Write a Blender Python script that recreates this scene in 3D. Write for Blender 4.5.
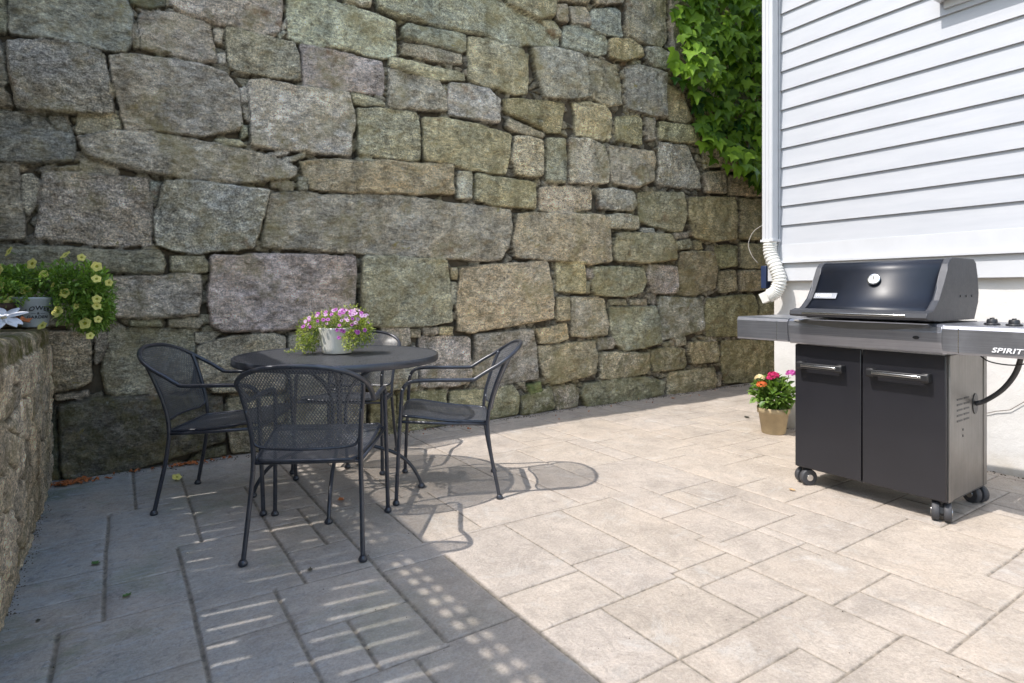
import bpy, bmesh, math, random
import numpy as np
from mathutils import Vector, Matrix
R = math.radians
random.seed(7)
for o in list(bpy.data.objects): bpy.data.objects.remove(o)
scn = bpy.context.scene
C = scn.collection

# ---------------------------------------------------------------- camera, sky, sun, exposure
# world axes: x runs along the big stone wall, y runs towards it, z is up; metres
CAM_H = 1.1
FPX = 593.0
HEAD = (0.5534, 0.8329)                  # viewing direction on the ground
cam_d = bpy.data.cameras.new('camera'); cam = bpy.data.objects.new('camera', cam_d); C.objects.link(cam)
cam.location = (0, 0, CAM_H)
cam.rotation_euler = (R(90), 0, math.atan2(-HEAD[0], HEAD[1]))
cam_d.sensor_width = 36; cam_d.lens = 36*FPX/1024; cam_d.shift_y = -50.5/1024
cam_d.clip_start = 0.05; cam_d.clip_end = 500
scn.camera = cam
SUN_AZ, SUN_EL = R(-7.5), R(58)           # heading in which the light travels, height of the sun
world = bpy.data.worlds.new('World'); scn.world = world; world.use_nodes = True
wn = world.node_tree; bg = wn.nodes['Background']
sky = wn.nodes.new('ShaderNodeTexSky'); sky.sky_type = 'NISHITA'; sky.sun_disc = False
sky.sun_elevation = SUN_EL; sky.sun_rotation = R(-82.5); sky.air_density = 1.7; sky.dust_density = 2.2; sky.ozone_density = 2.4
wn.links.new(sky.outputs[0], bg.inputs[0]); bg.inputs[1].default_value = 0.15
sun_d = bpy.data.lights.new('sun', 'SUN'); sun = bpy.data.objects.new('sun', sun_d); C.objects.link(sun)
sun_d.energy = 2.5; sun_d.angle = R(0.5); sun_d.color = (1.0, 0.955, 0.90)
Ld = Vector((math.cos(SUN_EL)*math.cos(SUN_AZ), math.cos(SUN_EL)*math.sin(SUN_AZ), -math.sin(SUN_EL)))
sun.rotation_euler = Ld.to_track_quat('-Z', 'Y').to_euler(); sun.location = (-6, 1, 12)
scn.view_settings.view_transform = 'Standard'; scn.view_settings.look = 'None'
scn.view_settings.exposure = 1.08; scn.view_settings.gamma = 1
scn.view_settings.use_curve_mapping = False
scn.render.resolution_x = 1024; scn.render.resolution_y = 683
scn.cycles.max_bounces = 8

def g2w(X, Y):                            # metres right of / ahead of the viewpoint -> world x, y
    return (X*HEAD[1] + Y*HEAD[0], -X*HEAD[0] + Y*HEAD[1])

# ---------------------------------------------------------------- helpers
def link(o, parent=None):
    C.objects.link(o)
    if parent is not None: o.parent = parent
    return o
def mesh_obj(name, verts, faces, mats, parent=None, smooth=False, midx=None):
    me = bpy.data.meshes.new(name)
    me.from_pydata([tuple(v) for v in verts], [], faces); me.update()
    for m in (mats if isinstance(mats, (list, tuple)) else [mats]): me.materials.append(m)
    if midx is not None: me.polygons.foreach_set('material_index', midx)
    if smooth: me.polygons.foreach_set('use_smooth', [True]*len(me.polygons))
    return link(bpy.data.objects.new(name, me), parent)
def obj(name, bm, mats, parent=None, smooth=None):
    me = bpy.data.meshes.new(name)
    bmesh.ops.recalc_face_normals(bm, faces=bm.faces)
    bm.to_mesh(me); bm.free()
    for m in (mats if isinstance(mats, (list, tuple)) else [mats]): me.materials.append(m)
    if smooth is not None: me.polygons.foreach_set('use_smooth', [smooth]*len(me.polygons))
    return link(bpy.data.objects.new(name, me), parent)
def tag(o, label=None, cat=None, group=None, kind=None):
    if label: o['label'] = label
    if cat: o['category'] = cat
    if group: o['group'] = group
    if kind: o['kind'] = kind
    return o
def thing(name, label, cat, loc=(0, 0, 0), rz=0, group=None):
    o = bpy.data.objects.new(name, None); C.objects.link(o); o.empty_display_size = 0.1
    o.location = loc; o.rotation_euler = (0, 0, rz)
    return tag(o, label, cat, group)
def copy_tree(o, parent=None):
    c = o.copy(); C.objects.link(c)
    if parent is not None: c.parent = parent
    for ch in list(o.children): copy_tree(ch, c)
    return c
def add_box(bm, x0, x1, y0, y1, z0, z1, bev=0.0, mi=0, seg=2):
    vs = [bm.verts.new(p) for p in [(x0,y0,z0),(x1,y0,z0),(x1,y1,z0),(x0,y1,z0),(x0,y0,z1),(x1,y0,z1),(x1,y1,z1),(x0,y1,z1)]]
    fs = [bm.faces.new([vs[i] for i in f]) for f in [(0,3,2,1),(4,5,6,7),(0,1,5,4),(1,2,6,5),(2,3,7,6),(3,0,4,7)]]
    for f in fs: f.material_index = mi
    if bev > 0:
        es = list({e for f in fs for e in f.edges})
        r = bmesh.ops.bevel(bm, geom=es, offset=bev, segments=seg, profile=0.5, affect='EDGES')
        for f in r['faces']: f.material_index = mi; f.smooth = True
def smooth_path(pts, n=6):
    P = [Vector(p) for p in pts]; out = []
    for i in range(len(P)-1):
        p0 = P[i-1] if i > 0 else P[i]*2-P[i+1]; p1 = P[i]; p2 = P[i+1]
        p3 = P[i+2] if i+2 < len(P) else P[i+1]*2-P[i]
        for k in range(n):
            t = k/n
            out.append(0.5*((2*p1)+(p2-p0)*t+(2*p0-5*p1+4*p2-p3)*t*t+(3*p1-p0-3*p2+p3)*t**3))
    out.append(P[-1]); return out
def add_tube(bm, pts, r, n=10, closed=False, mi=0, caps=True, smooth=True, r2=None, phase=0.0):
    P = [Vector(p) for p in pts]; N = len(P); rings = []
    up = None
    for i in range(N):
        a = P[i-1] if (i > 0 or closed) else P[i]
        b = P[(i+1) % N] if (i < N-1 or closed) else P[i]
        t = (b-a).normalized()
        if up is None:
            up = Vector((0,0,1)) if abs(t.z) < 0.9 else Vector((1,0,0))
        up = (up - t*up.dot(t)).normalized(); sd = t.cross(up)
        rr = r(i/(N-1)) if callable(r) else r
        rb = rr if r2 is None else r2
        rings.append([bm.verts.new(P[i] + up*math.sin(2*math.pi*k/n+phase)*rb + sd*math.cos(2*math.pi*k/n+phase)*rr) for k in range(n)])
    M = N if closed else N-1
    for i in range(M):
        A = rings[i]; B = rings[(i+1) % N]
        for k in range(n):
            f = bm.faces.new((A[k], A[(k+1)%n], B[(k+1)%n], B[k])); f.smooth = smooth; f.material_index = mi
    if caps and not closed:
        for rg in (rings[0], rings[-1]):
            f = bm.faces.new(rg); f.material_index = mi
def add_lathe(bm, prof, n=32, c=(0,0), mi=0, smooth=True, cap0=False, cap1=False):
    rings = []
    for r, z in prof:
        rings.append([bm.verts.new((c[0]+r*math.cos(2*math.pi*k/n), c[1]+r*math.sin(2*math.pi*k/n), z)) for k in range(n)])
    for A, B in zip(rings, rings[1:]):
        for k in range(n):
            f = bm.faces.new((A[k], A[(k+1)%n], B[(k+1)%n], B[k])); f.smooth = smooth; f.material_index = mi
    if cap0: bm.faces.new(rings[0]).material_index = mi
    if cap1: bm.faces.new(rings[-1]).material_index = mi
def add_prism(bm, prof, x0, x1, mi=0, axis='x', bev=0.0, smooth=False):
    def P(a, b, t): return (t, a, b) if axis == 'x' else ((a, t, b) if axis == 'y' else (a, b, t))
    A = [bm.verts.new(P(a, b, x0)) for a, b in prof]; B = [bm.verts.new(P(a, b, x1)) for a, b in prof]
    n = len(prof); fs = [bm.faces.new(A), bm.faces.new(B)]
    for k in range(n):
        f = bm.faces.new((A[k], A[(k+1)%n], B[(k+1)%n], B[k])); f.smooth = smooth; fs.append(f)
    for f in fs: f.material_index = mi
    if bev > 0:
        es = list({e for f in fs[:2] for e in f.edges})
        r = bmesh.ops.bevel(bm, geom=es, offset=bev, segments=3, profile=0.5, affect='EDGES')
        for f in r['faces']: f.smooth = True; f.material_index = mi
def NB(): return bmesh.new()
def interp(x, xs, ys):
    return float(np.interp(x, xs, ys))

# ---- numpy value noise
def vnoise(x, y, seed=0):
    x = np.asarray(x, float); y = np.asarray(y, float)
    xi = np.floor(x).astype(np.int64); yi = np.floor(y).astype(np.int64); fx = x-xi; fy = y-yi
    fx = fx*fx*(3-2*fx); fy = fy*fy*(3-2*fy)
    def h(a, b):
        n = (a*374761393 + b*668265263 + seed*982451653) & 0xffffffff
        n = ((n ^ (n >> 13))*1274126177) & 0xffffffff
        n = (n ^ (n >> 16)) & 0xffff
        return n/32767.5-1
    return (h(xi,yi)*(1-fx)+h(xi+1,yi)*fx)*(1-fy)+(h(xi,yi+1)*(1-fx)+h(xi+1,yi+1)*fx)*fy
def fbm(x, y, oct=4, seed=0, gain=0.5):
    a = 1; s = 0; t = 0
    for i in range(oct):
        s = s+a*vnoise(x, y, seed+i*17); t += a; x = x*2.03+5.1; y = y*2.03+1.7; a *= gain
    return s/t

# ---------------------------------------------------------------- materials
class N:
    def __init__(s, name):
        s.m = bpy.data.materials.new(name); s.m.use_nodes = True; s.t = s.m.node_tree; s.n = s.t.nodes
        s.b = s.n['Principled BSDF']; s.tc = s.n.new('ShaderNodeTexCoord')
    def noise(s, scale, detail=4, rough=0.6, vec=None, dist=0.0, stretch=None, rot=None):
        t = s.n.new('ShaderNodeTexNoise'); t.inputs['Scale'].default_value = scale
        t.inputs['Detail'].default_value = detail; t.inputs['Roughness'].default_value = rough
        t.inputs['Distortion'].default_value = dist
        v = vec or s.tc.outputs['Object']
        if stretch:
            mp = s.n.new('ShaderNodeMapping'); mp.inputs['Scale'].default_value = stretch
            if rot: mp.inputs['Rotation'].default_value = rot
            s.t.links.new(v, mp.inputs[0]); v = mp.outputs[0]
        s.t.links.new(v, t.inputs['Vector']); return t.outputs[0]
    def voro(s, scale, feature='F1', out=0):
        t = s.n.new('ShaderNodeTexVoronoi'); t.inputs['Scale'].default_value = scale; t.feature = feature
        s.t.links.new(s.tc.outputs['Object'], t.inputs['Vector']); return t.outputs[out]
    def ramp(s, fac, stops):
        r = s.n.new('ShaderNodeValToRGB'); e = r.color_ramp.elements
        while len(e) < len(stops): e.new(0.5)
        for i, (p, c) in enumerate(stops):
            e[i].position = p; e[i].color = (c, c, c, 1) if isinstance(c, (int, float)) else (*c, 1)
        s.t.links.new(fac, r.inputs[0]); return r.outputs[0]
    def mix(s, fac, a, b, mode='MIX'):
        m = s.n.new('ShaderNodeMix'); m.data_type = 'RGBA'; m.blend_type = mode
        for i, v in ((0, fac), (6, a), (7, b)):
            if isinstance(v, (int, float)): m.inputs[i].default_value = v if i == 0 else (v, v, v, 1)
            elif isinstance(v, tuple): m.inputs[i].default_value = (*v, 1)
            else: s.t.links.new(v, m.inputs[i])
        return m.outputs[2]
    def math(s, op, a, b=0.0):
        m = s.n.new('ShaderNodeMath'); m.operation = op
        for i, v in enumerate((a, b)):
            if isinstance(v, (int, float)): m.inputs[i].default_value = v
            else: s.t.links.new(v, m.inputs[i])
        return m.outputs[0]
    def attr(s, name, out=0):
        a = s.n.new('ShaderNodeAttribute'); a.attribute_name = name; return a.outputs[out]
    def bump(s, h, strength=0.3, dist=0.01, prev=None):
        b = s.n.new('ShaderNodeBump'); b.inputs['Strength'].default_value = strength; b.inputs['Distance'].default_value = dist
        s.t.links.new(h, b.inputs['Height'])
        if prev is not None: s.t.links.new(prev, b.inputs['Normal'])
        return b.outputs[0]
    def set(s, **k):
        for key, v in k.items():
            i = s.b.inputs[{'color': 'Base Color', 'rough': 'Roughness', 'metal': 'Metallic', 'normal': 'Normal', 'coat': 'Coat Weight',
                            'spec': 'Specular IOR Level', 'sss': 'Subsurface Weight', 'trans': 'Transmission Weight'}[key]]
            if isinstance(v, (int, float)): i.default_value = v
            elif isinstance(v, tuple): i.default_value = (*v, 1)
            else: s.t.links.new(v, i)
        return s.m
def plain(name, col, rough=0.5, metal=0.0, var=0.12, scale=8, bump=0.0, bscale=200, coat=0.0, spec=0.5):
    m = N(name)
    f = m.noise(scale, 5)
    c = m.mix(m.ramp(f, [(0.3, 0.0), (0.7, 1.0)]), tuple(v*(1-var) for v in col), tuple(min(1, v*(1+var)) for v in col))
    r = m.math('ADD', m.math('MULTIPLY', m.noise(scale*3, 3), 0.16), rough-0.08)
    k = dict(color=c, rough=r, metal=metal, coat=coat, spec=spec)
    if bump: k['normal'] = m.bump(m.noise(bscale, 3), bump, 0.002)
    return m.set(**k)

def mat_stone(name='granite_blocks', soft=0.0):
    m = N(name)
    tint = m.attr('tint'); gap = m.attr('gap', 2); moss = m.attr('moss', 2)
    sp = m.noise(88, 6, 0.85)
    rnd = m.attr('rnd', 2)
    c = m.mix(rnd, tint, m.mix(1.0, tint, m.ramp(sp, [(0.38, 0.40), (0.5, 1.05), (0.62, 2.0)]), 'MULTIPLY'))
    c = m.mix(1.0, c, m.ramp(m.noise(30, 7, 0.78, dist=0.7, stretch=(0.7, 1, 1.8), rot=(0, R(28), 0)), [(0.36, 0.46), (0.5, 1.08), (0.65, 1.65)]), 'MULTIPLY')
    c = m.mix(1.0, c, m.ramp(m.noise(7, 7, 0.7), [(0.34, 0.58), (0.5, 1.04), (0.66, 1.42)]), 'MULTIPLY')
    c = m.mix(m.ramp(m.noise(1.9, 6, 0.65), [(0.35, 0.0), (0.65, 0.75)]), c, m.mix(1.0, c, (1.10, 0.99, 0.78), 'MULTIPLY'))
    c = m.mix(m.ramp(m.noise(1.0, 6, 0.7, stretch=(5.5, 1, 0.55)), [(0.52, 0.0), (0.68, 0.65)]), c, m.mix(1.0, c, (0.50, 0.50, 0.47), 'MULTIPLY'))
    c = m.mix(m.ramp(m.noise(5.5, 3, 0.55, dist=3.5), [(0.486, 0.0), (0.5, 0.55), (0.514, 0.0)]), c, (0.12, 0.11, 0.09))
    c = m.mix(m.ramp(m.noise(3.1, 7, 0.7), [(0.50, 0.0), (0.66, 0.60)]), c, (0.45, 0.37, 0.17))
    c = m.mix(m.ramp(m.noise(4.3, 6, 0.72), [(0.60, 0.0), (0.70, 0.6)]), c, (0.36, 0.20, 0.10))
    c = m.mix(m.ramp(m.noise(30, 5, 0.7, dist=0.6), [(0.60, 0.0), (0.68, 0.55)]), c, (0.36, 0.37, 0.30))
    mm = m.math('MULTIPLY', m.ramp(m.noise(9, 6, 0.7), [(0.40, 0.0), (0.60, 1.0)]), moss)
    c = m.mix(mm, c, (0.19, 0.18, 0.06))
    c = m.mix(m.ramp(m.noise(6.3, 7, 0.75, dist=0.5), [(0.635, 0.0), (0.69, 0.75)]), c, (0.42, 0.34, 0.07))
    c = m.mix(m.ramp(m.noise(12, 7, 0.8, dist=0.7), [(0.60, 0.0), (0.68, 0.6)]), c, (0.60, 0.60, 0.54))
    bl = m.ramp(m.noise(24, 6, 0.75, dist=0.8), [(0.62, 0.0), (0.67, 0.7)])
    bl = m.math('MULTIPLY', bl, m.ramp(m.noise(1.3, 2), [(0.5, 0.0), (0.62, 1.0)]))
    c = m.mix(bl, c, (0.045, 0.045, 0.03))
    dirt = m.ramp(m.noise(14, 4, 0.7), [(0.35, (0.02, 0.018, 0.016)), (0.58, (0.06, 0.052, 0.043)), (0.68, (0.20, 0.085, 0.03))])
    c = m.mix(gap, c, dirt)
    n1 = m.bump(m.noise(20, 9, 0.74, dist=0.3), 1.0, 0.045)
    n2 = m.bump(m.noise(85, 6, 0.75), 0.9, 0.010, n1)
    return m.set(color=c, rough=0.9, normal=n2, spec=0.25)
def mat_patio():
    m = N('stamped_paving')
    tint = m.attr('tint'); joint = m.attr('joint', 2)
    c = m.mix(1.0, tint, m.ramp(m.noise(3.2, 7, 0.68, dist=0.4), [(0.28, 0.78), (0.5, 1.0), (0.72, 1.16)]), 'MULTIPLY')
    c = m.mix(1.0, c, m.ramp(m.noise(95, 5, 0.8), [(0.36, 0.82), (0.5, 1.0), (0.64, 1.16)]), 'MULTIPLY')
    c = m.mix(1.0, c, m.ramp(m.noise(14, 8, 0.72, dist=1.4), [(0.32, 0.84), (0.5, 1.0), (0.68, 1.10)]), 'MULTIPLY')
    c = m.mix(m.ramp(m.noise(1.6, 5, 0.6), [(0.5, 0.0), (0.72, 0.35)]), c, (0.43, 0.345, 0.27))
    c = m.mix(m.ramp(m.noise(26, 5, 0.75, dist=1.5), [(0.58, 0.0), (0.70, 0.42)]), c, (0.22, 0.205, 0.185))
    c = m.mix(m.ramp(m.noise(5, 7, 0.75, dist=0.8), [(0.55, 0.0), (0.70, 0.5)]), c, (0.52, 0.50, 0.47))
    c = m.mix(m.ramp(m.noise(9, 3, 0.5, dist=3.0), [(0.492, 0.0), (0.5, 0.35), (0.508, 0.0)]), c, (0.25, 0.22, 0.19))
    c = m.mix(m.math('MULTIPLY', m.attr('left_tone', 2), m.ramp(m.noise(1.7, 6, 0.7, dist=0.6), [(0.52, 0.0), (0.64, 0.65)])), c, (0.185, 0.215, 0.11))
    c = m.mix(m.math('MULTIPLY', m.attr('left_tone', 2), m.ramp(m.noise(11, 8, 0.8, dist=1.8, stretch=(0.6, 1.6, 1)), [(0.52, 0.0), (0.60, 0.65)])), c, (0.50, 0.48, 0.47))
    c = m.mix(m.math('MULTIPLY', m.attr('left_tone', 2), m.ramp(m.noise(15, 8, 0.8, dist=1.5), [(0.55, 0.0), (0.63, 0.7)])), c, (0.15, 0.145, 0.14))
    grn = m.math('MULTIPLY', m.attr('left_tone', 2), m.ramp(m.noise(2.3, 5, 0.65), [(0.36, 0.35), (0.60, 0.95)]))
    c = m.mix(grn, c, m.mix(1.0, c, (0.72, 0.88, 1.06), 'MULTIPLY'))
    c = m.mix(m.math('MULTIPLY', joint, 0.85), c, m.ramp(m.noise(40, 4), [(0.38, (0.07, 0.06, 0.045)), (0.62, (0.26, 0.22, 0.17))]))
    nz = m.noise(7, 9, 0.72, dist=1.2)
    n1 = m.bump(nz, 0.65, 0.026)
    n2 = m.bump(m.noise(55, 7, 0.78), 0.5, 0.006, n1)
    r = m.ramp(m.noise(12, 4), [(0.3, 0.55), (0.7, 0.8)])
    return m.set(color=c, rough=r, normal=n2, spec=0.4)
def mat_leaf(name, a, b, trans=0.35, rough=0.45):
    m = N(name)
    at = m.attr('lv', 2)
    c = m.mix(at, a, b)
    c = m.mix(0.5, c, m.ramp(m.noise(60, 3), [(0.3, 0.8), (0.7, 1.2)]), 'MULTIPLY')
    m.set(color=c, rough=rough, spec=0.45)
    tr = m.n.new('ShaderNodeBsdfTranslucent'); m.t.links.new(m.mix(1.0, c, (1.2, 1.35, 0.55), 'MULTIPLY'), tr.inputs[0])
    ms = m.n.new('ShaderNodeMixShader'); ms.inputs[0].default_value = trans
    m.t.links.new(m.b.outputs[0], ms.inputs[1]); m.t.links.new(tr.outputs[0], ms.inputs[2])
    m.t.links.new(ms.outputs[0], m.n['Material Output'].inputs[0])
    return m.m
def mat_petal(name, col, trans=0.3):
    m = N(name)
    c = m.mix(m.ramp(m.noise(90, 3), [(0.3, 0.0), (0.7, 1.0)]), tuple(v*0.8 for v in col), tuple(min(1, v*1.1) for v in col))
    m.set(color=c, rough=0.55, spec=0.2)
    tr = m.n.new('ShaderNodeBsdfTranslucent'); m.t.links.new(c, tr.inputs[0])
    ms = m.n.new('ShaderNodeMixShader'); ms.inputs[0].default_value = trans
    m.t.links.new(m.b.outputs[0], ms.inputs[1]); m.t.links.new(tr.outputs[0], ms.inputs[2])
    m.t.links.new(ms.outputs[0], m.n['Material Output'].inputs[0])
    return m.m
def mat_siding():
    m = N('white_clapboard')
    st = m.noise(5, 4, 0.6, stretch=(1, 0.4, 3))
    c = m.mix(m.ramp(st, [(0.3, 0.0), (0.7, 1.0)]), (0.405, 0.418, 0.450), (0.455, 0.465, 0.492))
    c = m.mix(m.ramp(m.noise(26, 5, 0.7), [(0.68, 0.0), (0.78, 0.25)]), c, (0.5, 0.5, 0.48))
    return m.set(color=c, rough=0.55, normal=m.bump(m.noise(30, 4, 0.6, stretch=(1, 0.1, 3)), 0.08, 0.004), spec=0.35)
def mat_stucco():
    m = N('painted_foundation')
    c = m.mix(m.ramp(m.noise(3, 6, 0.65), [(0.3, 0.0), (0.7, 1.0)]), (0.60, 0.585, 0.565), (0.66, 0.645, 0.63))
    c = m.mix(m.ramp(m.noise(11, 6, 0.75, dist=0.7), [(0.64, 0.0), (0.74, 0.35)]), c, (0.48, 0.42, 0.34))
    sep = m.n.new('ShaderNodeSeparateXYZ'); m.t.links.new(m.tc.outputs['Object'], sep.inputs[0])
    low = m.ramp(m.math('ADD', sep.outputs[2], m.math('MULTIPLY', m.noise(9, 5, 0.7), 0.25)), [(0.10, 0.8), (0.28, 0.0)])
    c = m.mix(low, c, (0.42, 0.37, 0.30))
    n1 = m.bump(m.noise(6, 6, 0.65), 0.35, 0.02); n2 = m.bump(m.noise(70, 4, 0.7), 0.35, 0.004, n1)
    return m.set(color=c, rough=0.85, normal=n2, spec=0.2)
def mat_brushed(name, col, rough=0.35, metal=0.9, stretch=(400, 4, 4)):
    m = N(name)
    s = m.noise(1.0, 3, 0.6, stretch=stretch)
    c = m.mix(m.ramp(s, [(0.3, 0.0), (0.7, 1.0)]), tuple(v*0.82 for v in col), tuple(min(1, v*1.15) for v in col))
    c = m.mix(m.ramp(m.noise(5, 5, 0.7), [(0.45, 0.0), (0.8, 0.4)]), c, tuple(v*0.55 for v in col))
    r = m.math('ADD', m.math('MULTIPLY', m.noise(7, 4), 0.25), rough-0.1)
    return m.set(color=c, rough=r, metal=metal, normal=m.bump(s, 0.06, 0.001))
M = dict(
    stone=mat_stone(), patio=mat_patio(), siding=mat_siding(), stucco=mat_stucco(),
    trim=plain('white_trim_paint', (0.54, 0.55, 0.575), 0.45, var=0.04, scale=5, bump=0.05, bscale=40),
    plasticw=plain('white_plastic_pipe', (0.66, 0.65, 0.61), 0.5, var=0.10, scale=20),
    dark_iron=plain('dark_coated_steel', (0.026, 0.030, 0.042), 0.30, metal=0.0, var=0.25, scale=30, bump=0.12, bscale=260, spec=0.7),
    wood=plain('weathered_wood', (0.30, 0.25, 0.19), 0.8, var=0.3, scale=6, bump=0.3, bscale=50),
    soil=plain('soil', (0.10, 0.08, 0.055), 0.95, var=0.4, scale=12, bump=0.6, bscale=60),
    grass=plain('rough_grass', (0.07, 0.10, 0.035), 0.95, var=0.4, scale=3, bump=0.8, bscale=30),
    glass=plain('window_glass', (0.03, 0.04, 0.05), 0.06, var=0.1, spec=0.9),
    roof=plain('grey_shingle', (0.12, 0.12, 0.12), 0.9, var=0.3, scale=20),
)
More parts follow.
